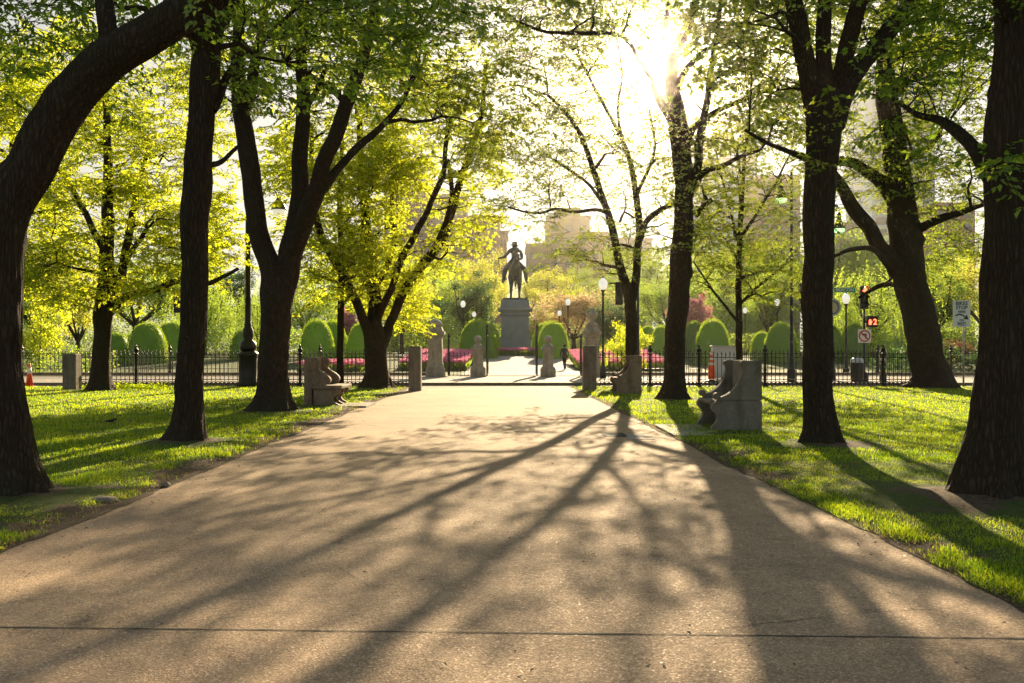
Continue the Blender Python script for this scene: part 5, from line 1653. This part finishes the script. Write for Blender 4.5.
def background_trees():
    pr = {
        'green': far_tree_proto(31, 12, 11, 'round', 'leaf_far', 17000),
        'green2': far_tree_proto(37, 12, 12, 'round', 'leaf_far', 17000),
        'yellow': far_tree_proto(32, 12, 12, 'round', 'leaf_far_yellow', 17000),
        'dark': far_tree_proto(33, 10, 8, 'round', 'leaf_far_dark', 15000),
        'willow': far_tree_proto(34, 11, 11, 'willow', 'leaf_willow', 26000),
        'pink': far_tree_proto(35, 6, 5, 'round', 'blossom', 9000),
        'peach': far_tree_proto(36, 8, 9, 'round', 'blossom_peach', 12000),
        'bush': far_tree_proto(38, 3.5, 3.5, 'shrub', 'leaf_yellow', 6000),
        'redbush': far_tree_proto(39, 2.5, 4, 'shrub', 'red_leaf', 5000),
    }
    # px, top py, width px, depth, proto, name, label
    L = [
        (35, 262, 110, 92, 'green', 'garden_tree', 'rounded green tree beyond the fence at the far left, above the traffic cone'),
        (78, 250, 90, 70, 'yellow', 'garden_tree', 'pale-limbed yellow-green tree behind the short granite post'),
        (135, 244, 110, 118, 'green2', 'garden_tree', 'green tree beyond the largest yew dome on the left'),
        (205, 258, 80, 100, 'willow', 'willow_tree', 'yellowish weeping willow right of the straight left trunk'),
        (233, 255, 60, 128, 'dark', 'garden_tree', 'dark tree directly behind the ornate black lamp post'),
        (258, 270, 60, 90, 'willow', 'willow_tree', 'weeping willow between the ornate lamp and the forked trunk'),
        (303, 250, 90, 120, 'willow', 'willow_tree', 'bright weeping willow behind the yew above the left bench'),
        (349, 305, 34, 96, 'pink', 'blossom_tree', 'small pink blossom tree right of the slim trunk by the left bench'),
        (335, 236, 110, 150, 'green', 'garden_tree', 'tall hazy green tree behind the pink blossom on the left'),
        (402, 262, 76, 112, 'yellow', 'garden_tree', 'yellow-green tree behind the low branching tree near the left gate pillar'),
        (432, 245, 90, 140, 'willow', 'willow_tree', 'hazy willow rising behind the tall left gate pillar'),
        (470, 272, 66, 108, 'dark', 'garden_tree', 'rounded olive-dark tree left of the statue pedestal'),
        (482, 247, 80, 160, 'yellow', 'garden_tree', 'hazy golden tree left of the bronze rider'),
        (545, 262, 92, 150, 'yellow', 'garden_tree', 'hazy golden round tree right of the bronze rider'),
        (574, 286, 66, 120, 'peach', 'blossom_tree', 'peach blossom tree right of the statue above the globe lamps'),
        (534, 305, 46, 125, 'green2', 'garden_tree', 'small green tree tucked behind the right side of the pedestal'),
        (613, 298, 62, 92, 'dark', 'garden_tree', 'dark green tree behind the tall right gate pillar'),
        (627, 318, 46, 60, 'bush', 'leafy_shrub', 'light yellow-green shrub at the foot of the slim forked tree'),
        (640, 240, 96, 150, 'green', 'garden_tree', 'hazy tree seen through the V of the slim forked tree'),
        (668, 262, 70, 108, 'green2', 'garden_tree', 'green tree behind the tall sunlit trunk'),
        (697, 290, 44, 92, 'pink', 'blossom_tree', 'mauve-pink blossom tree right of the tall sunlit trunk'),
        (722, 232, 96, 135, 'willow', 'willow_tree', 'hazy weeping willow left of the young thin-stemmed tree'),
        (768, 252, 84, 104, 'green', 'garden_tree', 'green tree behind the pendant lamp pole'),
        (812, 228, 96, 130, 'green2', 'garden_tree', 'tall green tree hidden behind the thick right trunk'),
        (872, 246, 110, 86, 'willow', 'willow_tree', 'big green weeping willow behind the red traffic signal'),
        (935, 256, 100, 100, 'green', 'garden_tree', 'green tree behind the massive leaning trunk'),
        (985, 240, 110, 118, 'yellow', 'garden_tree', 'yellow-green tree behind the bike sign'),
        (1050, 260, 120, 90, 'green2', 'garden_tree', 'green tree beyond the right edge trunk'),
        (948, 337, 56, 62, 'redbush', 'red_shrub', 'reddish-brown shrub behind the fence left of the bike sign'),
        (38, 300, 60, 62, 'bush', 'leafy_shrub', 'bright yellow shrub behind the traffic cone'),
        (5, 250, 120, 130, 'green2', 'garden_tree', 'hazy green tree behind the leaning trunk at the left edge'),
        (185, 240, 110, 165, 'green', 'garden_tree', 'distant hazy tree over the left yew domes'),
        (395, 232, 110, 175, 'green2', 'garden_tree', 'most distant hazy tree behind the low branching tree'),
        (600, 262, 70, 175, 'green', 'garden_tree', 'distant hazy tree below the stone towers on the right'),
        (760, 225, 130, 185, 'yellow', 'garden_tree', 'distant golden tree below the tall glass building'),
        (880, 222, 130, 185, 'green2', 'garden_tree', 'distant tree above the big willow on the right'),
        (-60, 240, 140, 110, 'willow', 'willow_tree', 'willow beyond the left edge of view'),
        (1100, 236, 140, 140, 'green', 'garden_tree', 'distant tree beyond the right edge of view'),
    ]
    for i, (px, py, w, d, k, nm, lab) in enumerate(L):
        t, c, ph, pw = pr[k]; s = d / F; z0 = zg(d) + (.01 if d < 190 else -.1)
        top = CAM_Z + (H0 - py) * s
        r = empty(nm, ((px - 512) * s, d, z0), i * 1.7, lab, 'shrub' if 'shrub' in nm else 'tree', 'shrubs and trees of the garden')
        sx = w * s / pw; sz = (top - z0) / ph
        r.scale = (sx, sx, sz)
        for n_, m_ in (('trunk', t), ('crown', c)):
            obj(n_, m_, r)
    # leafy understory right along the garden edge so the ground line is not bare
    rg = np.random.default_rng(77)
    def hedge(x0, x1, y, h, w, mat, lab, n):
        def fn(k):
            x = rg.uniform(x0, x1, k); z = rg.random(k) * h * (1 + .3 * np.sin(x * 1.7) * np.cos(x * .6)); yy = y + rg.normal(0, w * .35, k)
            return np.stack([x, yy, z + zg(y) + .02], 1)
        V, Q = blob_foliage(fn, n, .16, rg)
        o = obj('hedge', quad_mesh('hedge', V, Q, M[mat])); tag(o, lab, 'hedge')
    hedge(-70, -14, 215, 6.5, 6, 'leaf_far', 'far hazy belt of low foliage closing the garden on the left', 9000)
    hedge(-14, 90, 215, 6.5, 6, 'leaf_far', 'far hazy belt of low foliage closing the garden on the right', 12000)
    def belt(x0, x1, y, h, mat, lab, n):
        def fn(k):
            x = rg.uniform(x0, x1, k); top = np.array([h * (.75 + .45 * fbm(v, y, .16, 3)) for v in x])
            return np.stack([x, y + rg.normal(0, 1.6, k), rg.random(k) ** .8 * top + zg(y) - .1], 1)
        V, Q = blob_foliage(fn, n, .24, rg)
        o = obj('shrubbery', quad_mesh('shrubbery', V, Q, M[mat])); tag(o, lab, 'shrubbery', kind='stuff')
    belt(-62, -9, 122, 7.5, 'leaf_far', 'leafy shrubbery closing the garden behind the yews on the left', 42000)
    belt(13, 66, 122, 7.5, 'leaf_far', 'leafy shrubbery closing the garden behind the yews on the right', 42000)
    belt(-13, 15, 140, 6.0, 'leaf_far', 'green shrubbery closing the garden behind the statue', 14000)
    belt(-48, -20, 96, 3.4, 'leaf_far', 'mid-green shrubbery among the yews on the far left', 9000)
    belt(19, 52, 98, 3.2, 'leaf_far', 'mid-green shrubbery among the yews on the right', 9000)
    hedge(21, 32, 58, 1.5, 1.2, 'leaf_far_dark', 'dark clipped hedge behind the fence at the right', 5000)
    hedge(-36, -24, 60, 1.4, 1.4, 'leaf_far', 'low green hedge behind the far fence at the left', 4500)


def tulips():
    rg = np.random.default_rng(5)
    def bed(x0, x1, y0, y1, lab, n=3600):
        # green leaves
        x = rg.uniform(x0, x1, n * 2); y = rg.uniform(y0, y1, n * 2)
        zb = np.array([zg(v) + .035 * (v - y0) for v in y])
        pos = np.stack([x, y, zb + .05], 1)
        LV, LQ = leaf_tpl(False)
        d = np.stack([rg.normal(0, .3, len(x)), rg.normal(0, .3, len(x)), np.ones(len(x))], 1); d /= np.linalg.norm(d, axis=1)[:, None]
        up = rg.normal(0, 1, (len(x), 3)); s = np.cross(up, d); s /= np.linalg.norm(s, axis=1)[:, None]; w = np.cross(d, s)
        Rm = np.stack([d, s * .5, w], 2) * rg.uniform(.32, .5, len(x))[:, None, None]
        X = np.einsum('nij,kj->nki', Rm, LV) + pos[:, None, :]
        Q = (LQ[None] + np.arange(len(x))[:, None, None] * 4).reshape(-1, 4)
        V = [X.reshape(-1, 3)]; QQ = [Q]; mi = [np.zeros(len(Q), int)]; b = len(V[0])
        # cup-shaped flowers: four petals each
        x = rg.uniform(x0, x1, n); y = rg.uniform(y0, y1, n); z = np.array([zg(v) + .035 * (v - y0) for v in y]) + rg.uniform(.48, .66, n)
        for k in range(4):
            a = rg.random(n) * .3 + k * math.pi / 2
            c, s_ = np.cos(a), np.sin(a)
            P0 = np.stack([x, y, z], 1)
            o = np.stack([c, s_, np.zeros(n)], 1); t = np.stack([-s_, c, np.zeros(n)], 1); u = np.array([0, 0, 1.0])
            A = np.stack([P0, P0 + o * .055 + t * .05 + u * .05, P0 + o * .04 + u * .13, P0 + o * .055 - t * .05 + u * .05], 1)
            V.append(A.reshape(-1, 3)); QQ.append(np.arange(n * 4).reshape(n, 4) + b); b += n * 4; mi.append(np.ones(n, int))
        o = obj('tulips', quad_mesh('tulips', np.vstack(V), np.vstack(QQ), [M['leaf_far'], M['tulip']], False, np.concatenate(mi)))
        tag(o, lab, 'flowers', kind='stuff')
    bed(-7.6, -3.0, 66.5, 78, 'bed of pink tulips left of the garden path')
    bed(3.0 + 1.4, 10.5, 66.5, 78, 'bed of pink tulips right of the garden path')
    bed(-13, -9, 60, 64, 'smaller bed of pink tulips behind the left gate pillar', 900)
    # low blossom edging around the pedestal
    bed(-2.4, 3.2, 91.5, 93, 'strip of flowers at the foot of the statue', 700)
    # pavement bushes: clumps near fence foot
    g = np.random.default_rng(8)
    for (px, py, w, lab) in ((128, 389, 2.2, 'low clump of weeds at the fence foot on the left lawn'),):
        d = 36.6; c = P(px, py, d)
        def fn(n):
            q = g.normal(0, 1, (n, 3)) * np.array([w * .4, .25, .09]); q[:, 2] = np.abs(q[:, 2])
            return q + np.array([c.x, d, .03])
        V, Q = blob_foliage(fn, 1500, .09, g)
        o = obj('weeds', quad_mesh('weeds', V, Q, M['grass'])); tag(o, lab, 'weeds', kind='stuff')


# ---------------------------------------------------------------- buildings far behind
def building(px0, px1, py_top, d, depth, mat, label, floor=3.6, bay=3.4, steps=(), win=(1.7, 2.0), balcony=False, n_max=96):
    s = d / F; x0, x1 = (px0 - 512) * s, (px1 - 512) * s; h = CAM_Z + (H0 - py_top) * s - .9
    r = empty('tower_building', ((x0 + x1) / 2, d, .74), 0, label, 'building', 'city buildings beyond the park')
    w = x1 - x0
    b = MB(); b.box(-w / 2, w / 2, 0, depth, 0, h)
    b.build('wall', M[mat], r)
    b = MB(); b.box(-w / 2 - .4, w / 2 + .4, -.4, depth + .4, h, h + .9)
    for (a, c, hh) in steps:
        b.box(-w / 2 + a * w, -w / 2 + c * w, depth * .2, depth * .8, h + .9, h + .9 + hh)
    b.build('roof', M[mat], r)
    nb = max(2, int(w / bay)); zmin = 8.0
    nf = max(1, int((h - zmin) / floor))
    while nb * nf > n_max:
        if nf * .6 > nb: nf -= 1; zmin += 0
        else: nb -= 1
    q = MB(); ww = min(win[0] * (w / nb) / bay, w / nb * .7)
    q.box(-ww / 2, ww / 2, -.06, -.02, 0, win[1])
    pane = None
    for i in range(nb):
        for j in range(nf):
            xx = -w / 2 + (i + .5) * w / nb; zz = h - 1.0 - (j + 1) * floor + .6
            if zz < 3: continue
            if pane is None:
                pane = q.build('window', M['window'], r, (xx, 0, zz)); first = pane
            else:
                o = first.copy(); COL.objects.link(o); o.parent = r; o.location = (xx, 0, zz)
    if balcony:
        for j in range(nf):
            zz = h - 1.0 - (j + 1) * floor + .1
            if zz < 3: continue
            q = MB(); q.box(-w / 2, w / 2, -1.2, -.07, zz, zz + .25); q.box(-w / 2, w / 2, -1.2, -1.1, zz + .25, zz + 1.1)
            q.build('balcony', M['wall_grey'], r)
    return r


def buildings():
    building(548, 590, 218, 300, 25, 'wall_beige', 'beige stepped stone tower, tallest part right of the bronze rider', steps=((.2, .8, 3),))
    building(527, 547, 246, 296, 25, 'wall_beige', 'low beige wing left of the stepped stone tower')
    building(590, 612, 234, 305, 25, 'wall_beige', 'beige wing right of the stepped stone tower')
    building(612, 652, 240, 330, 25, 'wall_grey', 'grey office block behind the slim forked tree')
    building(468, 500, 218, 310, 25, 'wall_brick', 'brown apartment tower left of the bronze rider')
    building(500, 507, 233, 312, 25, 'wall_brick', 'narrow brown wing beside the apartment tower left of the rider')
    building(428, 468, 196, 340, 25, 'wall_grey', 'tall grey tower glimpsed through the limbs of the low branching tree')
    building(384, 428, 160, 360, 25, 'wall_brick', 'tall brown tower hidden among the leaves left of centre')
    building(694, 757, 125, 320, 30, 'wall_glass', 'tall pale blue glass tower behind the young thin-stemmed tree', floor=4.2, bay=5.5, win=(4.2, 2.6))
    building(758, 800, 178, 280, 25, 'wall_beige', 'apartment tower with stacked balconies behind the pendant lamp', balcony=True)
    building(836, 870, 225, 300, 25, 'wall_grey', 'pale low block seen under the crooked limb on the right', balcony=True)
    building(872, 935, 70, 380, 30, 'wall_glass', 'very tall pale glass tower above the massive leaning trunk', floor=4.5, bay=7, win=(5.5, 2.8))
    building(935, 975, 205, 300, 25, 'wall_brick', 'brown block behind the bike sign')


# ---------------------------------------------------------------- small things on the lawn
def small_things():
    # rock and roots beside the left trunk
    def rock(x, y, sx, sy, sz, lab, mat='granite'):
        bm = bmesh.new(); bmesh.ops.create_icosphere(bm, subdivisions=3, radius=1)
        for v in bm.verts:
            n = noise.noise(v.co * 1.6 + Vector((x, y, 0))); v.co *= 1 + .3 * n
            v.co = Vector((v.co.x * sx, v.co.y * sy, max(-.3, v.co.z) * sz))
        me = bpy.data.meshes.new('rock'); bm.to_mesh(me); bm.free(); me.materials.append(M[mat])
        me.polygons.foreach_set('use_smooth', [True] * len(me.polygons))
        o = obj('rock', me, None, (x, y, .02)); tag(o, lab, 'rock')
    d = F * CAM_Z / (503 - H0); rock((104 - 512) * d / F, d, .14, .09, .05, 'flat grey stone half sunk in soil beside the leaning left trunk')
    d = F * CAM_Z / (487 - H0); rock((165 - 512) * d / F, d, .06, .05, .035, 'small pale stone on the left lawn edge')
    d = F * CAM_Z / (551 - H0)
    # surface roots
    def roots(name, cx, cy, specs, lab):
        b = MB(); b.smooth = True
        for (a, L, r0) in specs:
            pts, rad = [], []
            for i in range(9):
                t = i / 8
                pts.append((cx + math.cos(a + .5 * math.sin(t * 3 + a * 3)) * L * t, cy + math.sin(a + .5 * math.sin(t * 3 + a * 3)) * L * t, r0 * .1 - .04 * t + .012 * math.sin(t * 9 + a))); rad.append(r0 * (1 - .75 * t))
            b.tube(pts, rad, 7)
        return b
    for o in [o for o in bpy.data.objects if o.parent is None and o.get('category') == 'tree' and 12 < o.location.y < 30]:
        seed = int(o.location.y * 10); rg = random.Random(seed)
        b = roots('root', 0, 0, [(rg.random() * 6.28, rg.uniform(.7, 1.3), rg.uniform(.045, .08)) for _ in range(7)], '')
        b.build('root', M['bark'], o)
    # bird on the left lawn
    d = F * CAM_Z / (425.5 - H0); x = (111 - 512) * d / F
    r = empty('bird', (x, d, .03), R(15), 'small dark bird feeding on the left lawn', 'bird')
    V, E, Q = [(0, 0, .09)], [], [(.05, .05)]
    chain(V, E, Q, 0, [(.06, 0, .10, .045), (.10, 0, .125, .03), (.125, 0, .13, .026), (.155, 0, .122, .008)])
    chain(V, E, Q, 0, [(-.06, 0, .085, .035), (-.12, 0, .075, .018), (-.17, 0, .07, (.02, .006))])
    for sy in (-.02, .02): chain(V, E, Q, 0, [(.01, sy, .045, .008), (.012, sy, .005, .006), (.035, sy, .0, .005)])
    obj('body', skin_mesh('bird_body', V, E, Q, M['cloth_black'], 2), r); r.scale = (.75, .75, .75)


setup_world()
ground()
grass()
mall_trees()
benches()
granite_posts()
gate_pillars()
fences()
signals()
signs()
street_furniture()
statue()
person()
yews()
background_trees()
tulips()
buildings()
small_things()
setup_haze()
